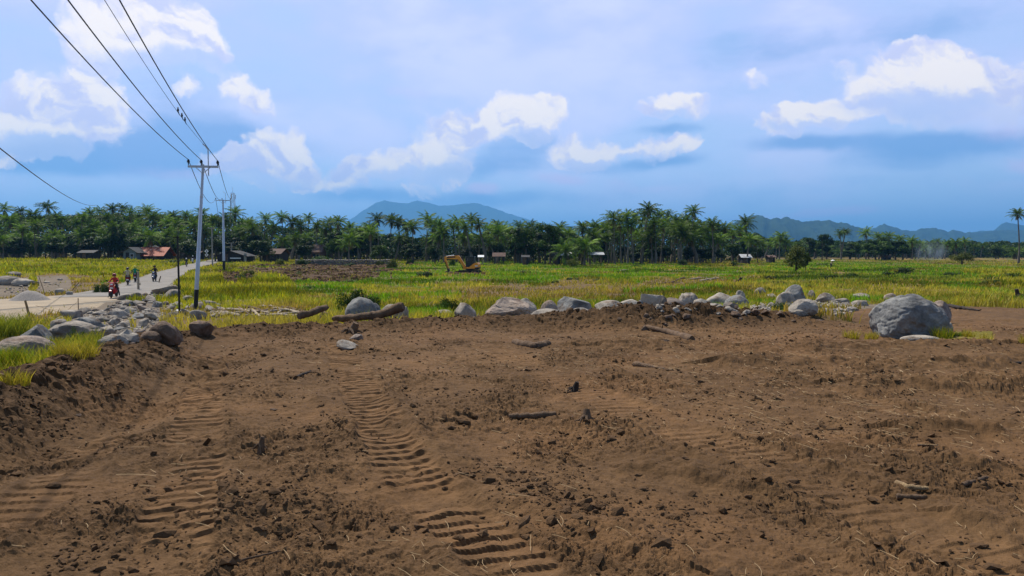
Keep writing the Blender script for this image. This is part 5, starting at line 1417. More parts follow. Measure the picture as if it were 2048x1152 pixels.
# ------------------------------------------------------------------ power line
def power_pole(label, px, pybase, pytop, lean, armw, wmul=1.0):
    q = gp(px, pybase); s = q.y / F; h = (pybase - pytop) * s
    r = empty('power_pole', q, 0, label, 'power pole')
    tip = Vector((lean[0] * h, lean[1] * h, h))
    f = lambda t: tip * t
    r0, r1 = 4.3 * s * wmul, 2.5 * s * wmul
    MB().tube([f(-.02), f(.148)], [r0, r0 * .97], 14).build('painted_foot', M['black'], r, True)
    MB().tube([f(.148), f(.44), f(.442), f(.78), f(.782), f(1)], [r0 * .96, r0 * .88, r0 * .82, r1 * 1.22, r1 * 1.08, r1], 14).build('shaft', M['steel'], r, True)
    for t in (.44, .78): MB().tube([f(t - .006), f(t + .006)], [r0 * .99 * (1 - .3 * t)] * 2, 14).build('joint_collar', M['steel'], r, True)
    w = armw * s; top = tip + Vector((0, 0, -.12))
    ang = .14
    ax = Vector((math.cos(ang), math.sin(ang), -.03))
    rot = Matrix.Rotation(ang, 3, 'Z')
    MB().box(top, (w, .10, .12), rot).build('crossarm', M['steel'], r, bevel=.01)
    for sg in (-1, 1):
        MB().tube([top + ax * (.24 * w * sg) + Vector((0, -.06, -.05)), top + Vector((0, -.09, -.24 * w))], .022, 6).build('brace', M['steel'], r)
    pins = []
    for u in (-.48, -.06, .48):
        p = top + ax * (u * w) + Vector((0, 0, .06))
        ins = MB().lathe([(.03, 0), (.032, .12), (.085, .13), (.06, .17), (.095, .20), (.06, .25), (.05, .30)], p, 10).build('insulator', M['black'], r, True)
        pins.append(q + p + Vector((0, 0, .30)))
    p = top + ax * (.19 * w)
    MB().tube([p + Vector((0, -.08, -.5)), p + Vector((0, -.08, .23 * w + .55)), p + ax * (-.10 * w) + Vector((0, -.08, .23 * w + .78)), p + ax * (-.17 * w) + Vector((0, -.08, .23 * w + .85))], .032, 7).build('bent_rod', M['steel'], r, True)
    return r, pins, p + q + ax * (-.10 * w) + Vector((0, -.08, .23 * w + .78))
PP1, pins1, rod1 = power_pole('near leaning silver power pole with a black-painted foot', 391, 622, 330, (.072, 0), 58)
PP2, pins2, rod2 = power_pole('second silver power pole, upright and further down the road', 448, 543, 400, (.004, 0), 29, .60)

def cable(name, label, a, b, sag, rad, n=40, cat='power cable', group=None):
    a = Vector(a); b = Vector(b); pts = []
    for i in range(n + 1):
        t = i / n; p = a.lerp(b, t); p.z -= 4 * sag * t * (1 - t); pts.append(p)
    mb = MB(); mb.tube([p - pts[0] for p in pts], rad, 6); o = mb.build(name, M['wire'], None, True); o.location = pts[0]
    return tag(o, label, cat, group)
# towards the camera: each wire passes over the top edge where the photo shows it
def over(pin, pxt, d0=14.0, ext=2.9):
    e = at(pxt, -2, d0); v = e - pin
    return e, pin + v * ext
for pin, pxt, lab, rad in [(pins1[0], 62, 'leftmost thick power cable running overhead from the near pole', .017), (pins1[1], 136, 'middle thick power cable running overhead from the near pole', .017), (pins1[2], 239, 'rightmost thick power cable running overhead from the near pole', .017), (rod1, 209, 'thin overhead wire left of the rightmost cable, birds sitting on it', .008)]:
    # sag so that the wire hangs below the straight chord
    d0 = 17.0
    e = at(pxt, 0, d0)
    T = e - pin; L = 2.0
    end = pin + Vector((T.x * L, T.y * L, 0)); sg = .95
    t = 1 / L
    end.z = pin.z + (e.z - pin.z + 4 * sg * t * (1 - t)) / t
    cable('power_cable', lab, pin, end, sg, rad, 60)
    if 'thin' in lab: TW = (pin, end, sg, L)
for k, (lab) in enumerate(['left power cable sagging between the two silver poles', 'middle power cable sagging between the two silver poles', 'right power cable sagging between the two silver poles']):
    cable('power_cable', lab, pins1[k], pins2[k], [1.5, 1.0, .5][k], .022)
cable('power_cable', 'lone cable descending to the palms at the left edge', at(-180, 150, 22), at(192, 410, 150), 1.2, .03)
cable('power_cable', 'left cable dropping from the second silver pole to the palms', pins2[0], at(449, 500, 215), .5, .035)
cable('power_cable', 'right cable dropping from the second silver pole to the palms', pins2[2], at(462, 500, 215), .5, .035)

def bird(label, t):
    pin, end, sg, L = TW
    p = pin.lerp(end, t); p.z -= 4 * sg * t * (1 - t)
    r = empty('bird', p, .4, label, 'bird')
    MB().lathe([(.002, -.13), (.03, -.11), (.062, -.04), (.07, .02), (.055, .08), (.03, .11), (.045, .135), (.042, .165), (.02, .19), (.002, .195)], (0, 0, .15), 9).build('body', M['black'], r, True)
    MB().prism([(.0, .02), (.05, .04), (.10, -.16), (.06, -.17)], -.02, .02).build('tail', M['black'], r)
    MB().tube([(-.03, 0, .31), (-.085, 0, .305)], [.014, .002], 5).build('beak', M['black'], r)
    return r
def wire_t(px):
    pin, end, sg, L = TW; best = (1e9, 0)
    for k in range(1, 600):
        t = k / 1000; p = pin.lerp(end, t); p.z -= 4 * sg * t * (1 - t); e = abs(project(p)[0][0] - px)
        if e < best[0]: best = (e, t)
    return best[1]
for px, lab in [(370, 'small dark bird on the thin wire, lowest of the three'), (364, 'small dark bird on the thin wire, middle of the three'), (356, 'small dark bird on the thin wire, highest of the three')]: bird(lab, wire_t(px)).scale = (.6, .6, .6)

def t_pole(label, px, pyb, pyt, armpx, d=None, m='concrete', thick=2.4, arms=1, band=None):
    q = gp(px, pyb) if d is None else None
    if q is None:
        q = at(px, pyb, d); q.z = min(q.z, zat(q.x, q.y)) if d < 150 else q.z
        q.z = zat(q.x, q.y)
    s = q.y / F; h = at(px, pyt, q.y).z - q.z
    r = empty('utility_pole', q, 0, label, 'utility pole')
    MB().tube([(0, 0, -.2), (0, 0, h)], [thick * s * .62, thick * s * .45], 10).build('shaft', M[m], r, True)
    for k in range(arms):
        z = h - .15 - k * .5
        MB().box((0, -.12, z), (armpx * s, .12, .13)).build('crossarm', M[m], r)
        for u in (-.45, .45): MB().lathe([(.04, 0), (.05, .1), (.03, .18)], (u * armpx * s, -.12, z + .065), 7).build('insulator', M['white'], r)
t_pole('thin concrete utility pole with a short arm between the two silver poles', 425, 530, 455, 15)
t_pole('small concrete utility pole left of the second silver pole', 441, 512, 471, 11, 205)
t_pole('small concrete utility pole showing above the long dark hut', 463, 508, 485, 10, 210)
t_pole('plain slender concrete pole just left of the second silver pole', 445.5, 512, 480, 3, 208)
def black_pole():
    q = gp(359, 630); s = q.y / F; h = (630 - 471) * s
    r = empty('black_pole', q, 0, 'thin black pole standing at the edge of the rubble', 'pole')
    MB().tube([(0, 0, -.3), (0, 0, h * .5), (-.02, 0, h)], [.055, .052, .045], 9).build('shaft', M['black'], r, True)
    MB().box((-.10, 0, h - .1), (.30, .05, .05)).build('bracket', M['black'], r)
black_pole()

def tower():
    d = 330; q = at(467.5, 505, d); q.z = zat(q.x, q.y); h = at(467.5, 386, d).z - q.z
    r = empty('lattice_mast', q, 0, 'slim lattice phone mast rising behind the palms', 'mast')
    w0, w1 = 1.5, .55; mb = MB(); f = lambda t: w0 + (w1 - w0) * t
    for sx in (-1, 1):
        for sy in (-1, 1): MB().tube([(sx * f(0), sy * f(0), 0), (sx * f(1), sy * f(1), h)], .10, 5).build('leg', M['steel'], r)
    K = 16
    for i in range(K):
        a, b = i / K, (i + 1) / K
        for (u, v) in (((-1, -1), (1, -1)), ((1, -1), (1, 1)), ((1, 1), (-1, 1)), ((-1, 1), (-1, -1))):
            s0, s1 = (u, v) if i % 2 else (v, u)
            mb.tube([(s0[0] * f(a), s0[1] * f(a), a * h), (s1[0] * f(b), s1[1] * f(b), b * h)], .05, 4, False)
            mb.tube([(u[0] * f(b), u[1] * f(b), b * h), (v[0] * f(b), v[1] * f(b), b * h)], .05, 4, False)
    mb.build('lattice', M['steel'], r)
    for i in range(3):
        a = i * 2.1 + .5; MB().box((math.cos(a) * 1.1, math.sin(a) * 1.1, h - 1.6), (.22, .16, 1.8)).build('antenna', M['white'], r)
    MB().tube([(0, 0, h), (0, 0, h + 2.4)], .06, 5).build('lightning_rod', M['steel'], r)
tower()

def sign():
    d = 185; q = at(413.5, 516, d); q.z = zat(q.x, q.y); r = empty('road_sign', q, 0, 'pair of pale diamond road signs on one post by the far road', 'road sign')
    h = at(413.5, 502, d).z - q.z
    MB().tube([(0, 0, -.2), (0, 0, h)], .05, 7).build('post', M['black'], r)
    for z, k in ((h - .05, .46), (h - .92, .40)):
        p = MB().prism([(0, z - k), (k * 1.15, z), (0, z + k), (-k * 1.15, z)], -.09, -.06).build('sign_plate', M['white'], r)
        MB().box((0, -.10, z), (.16, .02, k * 1.1)).build('dark_stripe', M['black'], p)
sign()

def post(name, label, px, pyb, pyt, wpx, m, lean=0, cat='post', collar=False):
    q = gp(px, pyb); s = q.y / F; h = (pyb - pyt) * s; w = max(.012, wpx * s / 2)
    r = empty(name, q, 0, label, cat)
    MB().tube([(0, 0, -.15), (lean * h * .5, 0, h * .5), (lean * h, 0, h)], [w * 1.05, w, w * .9], 9).build('shaft', M[m], r, True)
    if collar: MB().box((lean * h * .3 + w, 0, h * .32), (w * 1.6, w * 1.4, h * .1)).build('cleat', M[m], r)
post('wooden_post', 'weathered grey wooden post beside the road, right of the pair of riders', 277, 580, 543, 4.5, 'wood_pale', 0, 'post', True)
post('wooden_stake', 'thin wooden stake on the edge of the sandy road', 157, 625, 596, 1.7, 'wood', 0, 'stake')
post('wooden_stake', 'short stake in the straw on the left verge', 209, 562, 549, 2, 'wood', -.15, 'stake')
post('wooden_stake', 'low stake at the foot of the near power pole', 377, 620, 611, 2, 'wood_pale', 0, 'stake')
post('wooden_stake', 'leaning stake in the grass behind the dark rider', 317, 566, 552, 2.2, 'wood', .35, 'stake')
post('bamboo_pole', 'leaning pale bamboo pole on the sandy road at the left', 59, 632, 601, 4.6, 'straw', -.25, 'pole')
post('bamboo_pole', 'thin pale stick leaning in the weeds of the left verge', 91, 590, 552, 1.4, 'straw', -.33, 'stick')
post('bamboo_pole', 'dark thin branch slanting over the weeds at the left verge', 140, 584, 565, 1.6, 'wood', 1.0, 'branch')
def rope():
    a = gp(157, 622); a.z += .55; b = gp(127, 630); c = gp(72, 618); c.z += .2
    o = MB(); o.tube([Vector((0, 0, 0)), (b + Vector((0, 0, .08))) - a, c - a], .012, 5); k = o.build('rope', M['straw'], None, True); k.location = a
    tag(k, 'slack rope hanging between the thin stake and the bamboo pole', 'rope')
rope()
def bag():
    q = gp(356, 628); r = rock_mesh(990, 4, 6, .3, .2, .08); o = link('plastic_bag', r, M['white']); o.scale = (.38, .3, .26); o.location = q + Vector((0, 0, .1))
    tag(o, 'crumpled white plastic bag at the foot of the thin black pole', 'bag')
bag()

# ------------------------------------------------------------------ houses and huts
M['rust_pale'] = mat('pale_rusty_tin', (.46, .24, .19), (.36, .15, .11), 1.5, .7)
def gable_house(name, label, cat, px, d, wpx, wallpx, roofpx, pyb, wall, roof, depth=5.0, ridge='y', over=.35, door=True, windows=1, rz=0, open_=False, extra=None):
    q = at(px, pyb, d); q.z = zat(q.x, q.y)
    s = d / F; w = wpx * s
    zt = at(px, pyb - wallpx, d).z - q.z; hr = roofpx * s; h = max(.8, zt)
    r = empty(name, q, rz, label, cat)
    W = w / 2; D = depth / 2
    if open_:
        for sx in (-1, 1):
            for sy in (-1, 1): MB().tube([(sx * W * .9, sy * D * .8, -.2), (sx * W * .9, sy * D * .8, h + .05)], .08, 6).build('post', M[wall], r)
        MB().box((0, 0, .45), (w * .8, depth * .7, .08)).build('bench_floor', M[wall], r)
    elif ridge == 'y':
        MB().prism([(-W, -.2), (W, -.2), (W, h), (0, h + hr), (-W, h)], -D, D).build('wall', M[wall], r)
    else:
        MB().prism([(-D, -.2), (D, -.2), (D, h), (0, h + hr), (-D, h)], -W, W, 'x').build('wall', M[wall], r)
    t = .07
    def slab(a, b, lo, hi, ax):
        poly = [(a[0], a[1]), (b[0], b[1]), (b[0], b[1] + t), (a[0], a[1] + t)]
        return MB().prism(poly, lo, hi, ax).build('roof', M[roof], r)
    span = W if ridge == 'y' else D; k = hr / span
    lo, hi = (-D - over, D + over) if ridge == 'y' else (-W - over, W + over)
    ax = 'y' if ridge == 'y' else 'x'
    for sg in (-1, 1):
        slab((0, h + hr + .03), (sg * (span + over), h + .03 - over * k), lo, hi, ax)
    if door and not open_:
        dr = MB().box((-W * .35, -D - .03, .95), (.85, .06, 1.9)).build('door', M['plank' if wall != 'plank' else 'wood'], r)
        MB().box((-W * .35 + .3, -D - .09, .95), (.06, .06, .12)).build('handle', M['steel'], dr)
    for i in range(windows):
        if open_: break
        x = W * (.35 if windows == 1 else (-.1 + .55 * i))
        f = MB().box((x, -D - .03, h * .55), (.95, .06, .9)).build('window', M['white' if wall in ('plaster', 'brick') else 'wood'], r)
        MB().box((x, -D - .07, h * .55), (.78, .03, .74)).build('pane', M['glass_dark'], f)
    return r, W, D, h
gable_house('plank_shed', 'low dark wooden shed half hidden in the trees at the left', 'shed', 181, 205, 25, 14, 4, 519, 'plank', 'dark_roof', 4, 'x', .6, True, 0)
gable_house('plaster_house', 'blue-grey gabled house at the end of the left meadow', 'house', 271, 200, 25, 15, 8, 518, 'plaster', 'dark_roof', 6, 'y', .7, True, 1)
hr_, W_, D_, h_ = gable_house('rusty_house', 'low house with a patchy rust-red tin roof beside the blue-grey one', 'house', 312, 203, 46, 9, 14, 518, 'plank', 'rust', 6.5, 'x', .8, True, 1)
for x, y, w in ((-1.6, .30, .9), (1.5, .55, 1.2), (.3, .75, .7), (-.7, .62, .8)):
    # pale replacement sheets lying on the front slope
    k = (14 * 203 / F) / D_; yy = -D_ * (1 - y); zz = h_ + (14 * 203 / F) * (1 - abs(yy) / D_) + .12
    MB().box((x, yy, zz + .02), (w * .7, .7, .015), Matrix.Rotation(math.atan(k), 3, 'X')).build('patch_sheet', M['rust_pale'], hr_)
gable_house('dark_barn', 'gabled dark roof rising behind the rust-red one', 'barn', 302, 214, 40, 17, 9, 517, 'plank', 'dark_roof', 5, 'y', .5, False, 0)
gable_house('roadside_stall', 'small dark-roofed stall where the road meets the trees', 'stall', 389, 215, 26, 11, 4, 518, 'plank', 'thatch', 4, 'x', .6, True, 0)
dh, W_, D_, h_ = gable_house('long_hut', 'long dark low hut behind the second silver pole', 'hut', 471, 190, 54, 9, 9, 520, 'plank', 'dark_roof', 6, 'y', .8, True, 0)
MB().box((1.2, -D_ - .35, .9), (2.6, .12, .28)).build('white_board', M['white'], dh)
MB().box((W_ + .2, -D_ - .2, 1.0), (.55, .3, 2.2)).build('concrete_pier', M['concrete'], dh)
gable_house('brown_roofed_house', 'dark house with a brown hipped roof right of the long hut', 'house', 551, 200, 34, 11, 9, 518, 'plank', 'thatch', 8, 'x', .6, True, 2)
gable_house('brick_house', 'small reddish house with a steep brown roof deep in the trees', 'house', 637, 225, 20, 11, 13, 514, 'brick', 'thatch', 6, 'x', .5, True, 1)
gable_house('field_hut', 'small hut with a pale tin roof by the dense dark grove', 'hut', 1131, 186, 17, 9, 5, 519, 'plank', 'tin', 3, 'x', .4, True, 0)
gable_house('field_hut', 'dark little hut just left of the pale tin-roofed one', 'hut', 1113, 188, 14, 9, 4, 519, 'plank', 'dark_roof', 3, 'x', .4, True, 0)
gable_house('field_shelter', 'open shelter on posts with a broad pale tin roof among the palms', 'shelter', 1191, 184, 24, 13, 4, 522, 'wood', 'tin', 3.6, 'x', .5, open_=True)
gable_house('field_hut', 'small hut with a slanting tin roof at the right end of the grove', 'hut', 1489, 200, 15, 6, 5, 520, 'plank', 'tin', 3, 'x', .5, True, 0)
gable_house('field_hut', 'tiny low hut at the tree line right of the slanting tin roof', 'hut', 1541, 230, 11, 5, 3, 519, 'plank', 'thatch', 3, 'x', .4, True, 0)
gable_house('field_hut', 'tiny brown-roofed hut before the tall leafy grove at right', 'hut', 1772, 290, 11, 5, 3, 519, 'plank', 'thatch', 3, 'x', .5, True, 0)
gable_house('field_shelter', 'small thatched shelter behind the excavator', 'shelter', 998, 190, 20, 8, 6, 520, 'plank', 'thatch', 3, 'x', .4, open_=True)
gable_house('field_shelter', 'little white-topped stand just right of the excavator cab', 'shelter', 962, 178, 9, 9, 3, 523, 'wood_pale', 'white', 1.6, 'x', .2, open_=True)
gable_house('field_hut', 'little dark hut at the far left of the dense dark grove', 'hut', 1051, 186, 12, 6, 3, 520, 'plank', 'dark_roof', 2.5, 'x', .3, True, 0)

def stone_wall():
    a, b = gp(578, 530), gp(785, 529)
    a.y = b.y = (a.y + b.y) / 2
    L = (b - a).length; g = np.random.default_rng(4); V0, F0 = ICO[2]; P = []; T = []; n = 0
    for row in range(4):
        x = 0
        while x < L:
            w = g.uniform(.35, .75); q = V0 * g.uniform(.8, 1.1, (len(V0), 1)) * np.array([w * .56, .35, .21]) + np.array([x + w / 2, g.normal(0, .06), .16 + row * .33 + g.normal(0, .03)])
            P.append(q); T.append(F0 + n); n += len(V0); x += w * .95
    me = mesh_np('stone_wall', np.concatenate(P), np.concatenate(T)); o = link('stone_wall', me, M['rock'])
    o.location = (a.x, a.y, min(zat(a.x, a.y), zat(b.x, b.y)) - .05); tag(o, 'low dry stone wall along the tilled brown plot', 'wall')
stone_wall()

# ------------------------------------------------------------------ excavator (boom to the left)
def excavator():
    q = gp(940, 546); s = q.y / F; u = s / 14.63      # metres per step of the measured side view
    def P(x, y): return ((x - 1200) * u, (770 - y) * u)
    r = empty('excavator', q, 0, 'small orange excavator with a dark cab working in the green field', 'excavator')
    r.rotation_euler = (0, 0, R(-9))
    hw = 1.05
    def track(y0, y1, dx):
        a = (1485 - 885) / 2 * u; hh = (770 - 690) / 2 * u
        cx, cz = P(1185, 730); cx += dx
        pts = []
        for k in range(13): t = PI / 2 + PI * k / 12; pts.append((cx - (a - hh) + math.cos(t) * hh, cz + math.sin(t) * hh))
        for k in range(13): t = -PI / 2 + PI * k / 12; pts.append((cx + (a - hh) + math.cos(t) * hh, cz + math.sin(t) * hh))
        o = MB().prism(pts, y0, y1).build('track', M['rubber'], r)
        for k in range(5):
            MB().lathe([(.12, -.03), (.15, 0), (.12, .03)], (cx - a * .72 + k * a * .36, y0 - .03, cz - hh * .25), 12, 'y').build('roller', M['mud_steel'], o)
        g = MB()
        for k in range(22):
            x = cx - a * .85 + k * a * 1.7 / 21
            for zz in (cz - hh, cz + hh): g.box((x, (y0 + y1) / 2, zz), (.05, y1 - y0 + .02, .05))
        g.build('grousers', M['mud_steel'], o)
    track(-hw, -hw + .45, 0); track(hw - .45, hw, .12)
    MB().box((P(1190, 0)[0], 0, P(0, 715)[1]), (1.7, 1.3, .32)).build('undercarriage', M['mud_steel'], r, bevel=.04)
    MB().lathe([(.55, 0), (.55, .14)], (P(1200, 0)[0], 0, P(0, 690)[1]), 20).build('turntable', M['black'], r)
    MB().prism([P(1110, 672), P(1470, 672), P(1480, 640), P(1105, 640)], -.98, .98).build('base_frame', M['black'], r, bevel=.02)
    # engine hood sweeping up to the rear
    MB().prism([P(1110, 640), P(1370, 640), P(1385, 615), P(1480, 600), P(1478, 500), P(1462, 474), P(1400, 470), P(1340, 492), P(1230, 580), P(1160, 612), P(1115, 625)], -1.0, 1.0).build('engine_hood', M['orange'], r, bevel=.04)
    MB().prism([P(1375, 640), P(1488, 632), P(1492, 600), P(1385, 610)], -.96, .96).build('counterweight', M['black'], r, bevel=.03)
    MB().box((P(1430, 0)[0], -1.01, P(0, 560)[1]), (.45, .02, .18)).build('pale_stripe', M['white'], r)
    # cab on the near side
    c = MB().prism([P(1108, 605), P(1115, 470), P(1128, 300), P(1360, 296), P(1372, 480), P(1290, 520), P(1230, 590)], -.98, .12).build('cab', M['cab'], r, bevel=.03)
    MB().prism([P(1125, 470), P(1140, 325), P(1250, 322), P(1255, 470)], -1.0, -.985).build('side_window', M['glass_dark'], c)
    MB().prism([P(1270, 480), P(1268, 322), P(1348, 320), P(1356, 478)], -1.0, -.985).build('rear_side_window', M['glass_dark'], c)
    MB().prism([P(1115, 300), P(1370, 296), P(1362, 284), P(1125, 286)], -1.02, .16).build('cab_roof', M['cab'], c)
    MB().box((P(1116, 0)[0] - .01, -.43, P(0, 400)[1]), (.02, .9, .75), Matrix.Rotation(R(4), 3, 'Y')).build('windscreen', M['glass_dark'], c)
    MB().tube([(*P(1175, 345)[:1], -1.0, P(0, 345)[1]), (P(1150, 0)[0], -1.0, P(0, 420)[1])], .012, 5).build('grab_rail', M['steel'], c)
    # boom, stick, bucket
    MB().box((P(1050, 0)[0], .25, P(0, 620)[1]), (.55, .5, .5)).build('boom_foot', M['orange'], r, bevel=.04)
    MB().prism([P(1010, 620), P(1075, 590), P(1050, 545), P(890, 290), P(850, 256), P(770, 262), P(430, 290), P(422, 330), P(480, 352), P(780, 372), P(838, 372), P(900, 455)], .12, .38).build('boom', M['orange'], r, bevel=.025)
    MB().prism([P(435, 292), P(760, 268), P(750, 260), P(440, 280)], .17, .33).build('boom_cylinder_guard', M['black'], r)
    MB().prism([P(500, 300), P(760, 282), P(758, 318), P(500, 336)], .105, .395).build('lettering_panel', M['mud_steel'], r)
    st = MB().prism([P(422, 320), P(480, 332), P(500, 420), P(560, 625), P(545, 660), P(505, 655), P(430, 440)], .15, .35).build('stick', M['orange'], r, bevel=.02)
    MB().tube([(P(440, 0)[0], .08, P(0, 430)[1]), (P(520, 0)[0], .08, P(0, 640)[1])], .055, 8).build('bucket_ram', M['black'], st, True)
    MB().tube([(P(850, 0)[0], .25, P(0, 400)[1]), (P(985, 0)[0], .25, P(0, 640)[1])], .06, 8).build('boom_ram', M['black'], r, True)
    MB().tube([(P(470, 0)[0], .25, P(0, 285)[1]), (P(720, 0)[0], .25, P(0, 255)[1])], .055, 8).build('stick_ram', M['steel'], r, True)
    b = MB().prism([P(500, 650), P(560, 640), P(575, 690), P(545, 770), P(490, 790), P(455, 740), P(500, 735), P(530, 700)], -.12, .62).build('bucket', M['mud_steel'], r, bevel=.015)
    for k in range(4): MB().prism([P(455, 740), P(470, 760), P(430, 752)], -.10 + k * .2, -.02 + k * .2).build('tooth', M['mud_steel'], b)
    MB().tube([(P(1400, 0)[0], .55, P(0, 480)[1]), (P(1400, 0)[0], .55, P(0, 420)[1])], .05, 8).build('exhaust', M['black'], r, True)
excavator()

# ------------------------------------------------------------------ scooters and riders
def scooter(label, loc, rz, paint, trim, group='scooters on the road'):
    r = empty('scooter', loc, rz, label, 'scooter', group)       # faces +Y
    def wheel(y):
        w = MB().lathe([(.17, -.05), (.23, -.052), (.275, -.025), (.285, 0), (.275, .025), (.23, .052), (.17, .05), (.17, -.05)], (0, y, .285), 22, 'x').build('wheel', M['rubber'], r, True)
        MB().lathe([(.02, -.045), (.06, -.04), (.165, -.03), (.17, 0), (.165, .03), (.06, .04), (.02, .045)], (0, y, .285), 14, 'x').build('rim', M['steel'], w, True)
    wheel(.63); wheel(-.62)
    MB().prism([(-.88, .62), (-.80, .50), (-.35, .36), (-.15, .33), (-.15, .45), (-.25, .62), (-.35, .73), (-.72, .78)], -.15, .15, 'x').build('rear_body', M[paint], r, bevel=.05)
    MB().prism([(-.18, .26), (.34, .26), (.36, .33), (-.18, .35)], -.15, .15, 'x').build('floorboard', M['black'], r, bevel=.02)
    fs = MB(); fs.prism([(.30, .28), (.40, .26), (.50, .60), (.44, .92), (.34, 1.0), (.30, .92), (.38, .62)], -.19, .19, 'x').build('front_shield', M[paint], r, bevel=.05)
    MB().prism([(.34, .97), (.50, .86), (.48, 1.02), (.36, 1.12)], -.15, .15, 'x').build('headset', M[paint], r, bevel=.04)
    MB().box((0, .505, .955), (.17, .03, .10), Matrix.Rotation(R(20), 3, 'X')).build('headlight', M['white'], r, bevel=.02)
    MB().prism([(.45, .53), (.64, .60), (.82, .52), (.86, .40), (.80, .48), (.64, .55), (.47, .48)], -.075, .075, 'x').build('front_mudguard', M[paint], r, bevel=.02)
    for sx in (-.07, .07): MB().tube([(sx, .63, .28), (sx * .9, .47, .80)], .022, 7).build('fork', M[trim], r, True)
    MB().prism([(-.78, .775), (-.30, .745), (-.20, .72), (-.22, .79), (-.45, .83), (-.74, .86)], -.14, .14, 'x').build('seat', M['rubber'], r, bevel=.035)
    MB().tube([(-.31, .30, 1.05), (-.15, .38, 1.06), (0, .41, 1.04), (.15, .38, 1.06), (.31, .30, 1.05)], .016, 7).build('handlebar', M['black'], r, True)
    for sx in (-1, 1):
        MB().tube([(sx * .24, .33, 1.06), (sx * .30, .36, 1.20)], .008, 5).build('mirror_stalk', M['black'], r)
        MB().lathe([(.01, -.015), (.075, -.012), (.08, 0), (.06, .015), (.01, .02)], (sx * .345, .36, 1.22), 12, 'y', 1, .65).build('mirror', M['black'], r, True)
        MB().lathe([(.01, -.02), (.04, 0), (.01, .02)], (sx * .15, .47, .80), 8, 'y').build('indicator', M['orange'], r, True)
    MB().box((0, .53, .70), (.20, .012, .10), Matrix.Rotation(R(-8), 3, 'X')).build('front_plate', M['white'], r)
    MB().box((0, -.93, .52), (.21, .012, .11), Matrix.Rotation(R(14), 3, 'X')).build('rear_plate', M['white'], r)
    MB().box((0, -.895, .66), (.20, .03, .08)).build('tail_light', M['red'], r, bevel=.015)
    MB().prism([(-.95, .36), (-.90, .58), (-.84, .58), (-.88, .36)], -.08, .08, 'x').build('rear_mudguard', M['black'], r)
    MB().tube([(.17, -.25, .26), (.19, -.55, .30), (.20, -.90, .38)], [.03, .055, .06], 9).build('exhaust', M[trim], r, True)
    MB().tube([(-.10, -.75, .85), (-.12, -.92, .86), (.12, -.92, .86), (.10, -.75, .85)], .014, 6).build('grab_rail', M[trim], r, True)
    MB().tube([(-.10, -.05, .28), (-.16, -.08, .05)], .012, 5).build('side_stand', M[trim], r)
    return r

def body_mesh(name, J, E, zones, parent=None, sub=1):
    """J: name -> (xyz, radius); E: (a, b, material slot); grown with a Skin modifier"""
    names = list(J); ix = {n: i for i, n in enumerate(names)}
    me = bpy.data.meshes.new(name); me.from_pydata([J[n][0] for n in names], [(ix[a], ix[b]) for a, b, _ in E], [])
    o = bpy.data.objects.new(name, me); COL.objects.link(o)
    md = o.modifiers.new('s', 'SKIN'); sv = me.skin_vertices[0].data
    for n in names:
        rr = J[n][1]; sv[ix[n]].radius = rr if isinstance(rr, tuple) else (rr, rr)
    sv[ix['pelvis']].use_root = True
    o.modifiers.new('d', 'SUBSURF').levels = sub
    dg = bpy.context.evaluated_depsgraph_get(); ev = o.evaluated_get(dg); m2 = bpy.data.meshes.new_from_object(ev, depsgraph=dg)
    bpy.data.objects.remove(o, do_unlink=True); bpy.data.meshes.remove(me)
    m2.name = name; m2.materials.clear()
    for z in zones: m2.materials.append(M[z])
    C = np.array([p.center[:] for p in m2.polygons]); best = np.full(len(C), 9.); mi = np.zeros(len(C), np.int32)
    for a, b, k in E:
        A = np.array(J[a][0]); Bv = np.array(J[b][0]); ab = Bv - A; t = np.clip(((C - A) @ ab) / max(1e-9, ab @ ab), 0, 1)
        d = np.linalg.norm(C - A - t[:, None] * ab, axis=1); d = d - (J[a][1] if not isinstance(J[a][1], tuple) else J[a][1][0]) * .5
        mi = np.where(d < best, k, mi); best = np.minimum(best, d)
    m2.polygons.foreach_set('material_index', mi); m2.polygons.foreach_set('use_smooth', [True] * len(m2.polygons))
    return m2

def hand(J, E, sgn, wrist, palm, fdir, down, slot):
    """palm, four unequal fingers bent round the grip and a thumb from the side of the palm"""
    p = np.array(palm); f = np.array(fdir) / np.linalg.norm(fdir); dn = np.array(down)
    side = np.cross(f, dn); side /= np.linalg.norm(side)
    J[f'palm{sgn}'] = (tuple(p), (.036, .022)); E.append((wrist, f'palm{sgn}', slot))
    for k, L in enumerate((.060, .072, .068, .052)):
        o = p + side * (.027 - .018 * k) + f * .035
        a, b, c = f'f{sgn}{k}a', f'f{sgn}{k}b', f'f{sgn}{k}c'
        J[a] = (tuple(o), .010); J[b] = (tuple(o + f * L * .55 + dn * .012), .009); J[c] = (tuple(o + f * L * .55 + dn * (L * .7)), .0075)
        E += [(f'palm{sgn}', a, slot), (a, b, slot), (b, c, slot)]
    a, b = f't{sgn}a', f't{sgn}b'
    J[a] = (tuple(p + side * .045 * -1 + dn * .012), .011); J[b] = (tuple(p + side * -.045 + f * .04 + dn * .035), .009); E += [(f'palm{sgn}', a, slot), (a, b, slot)]

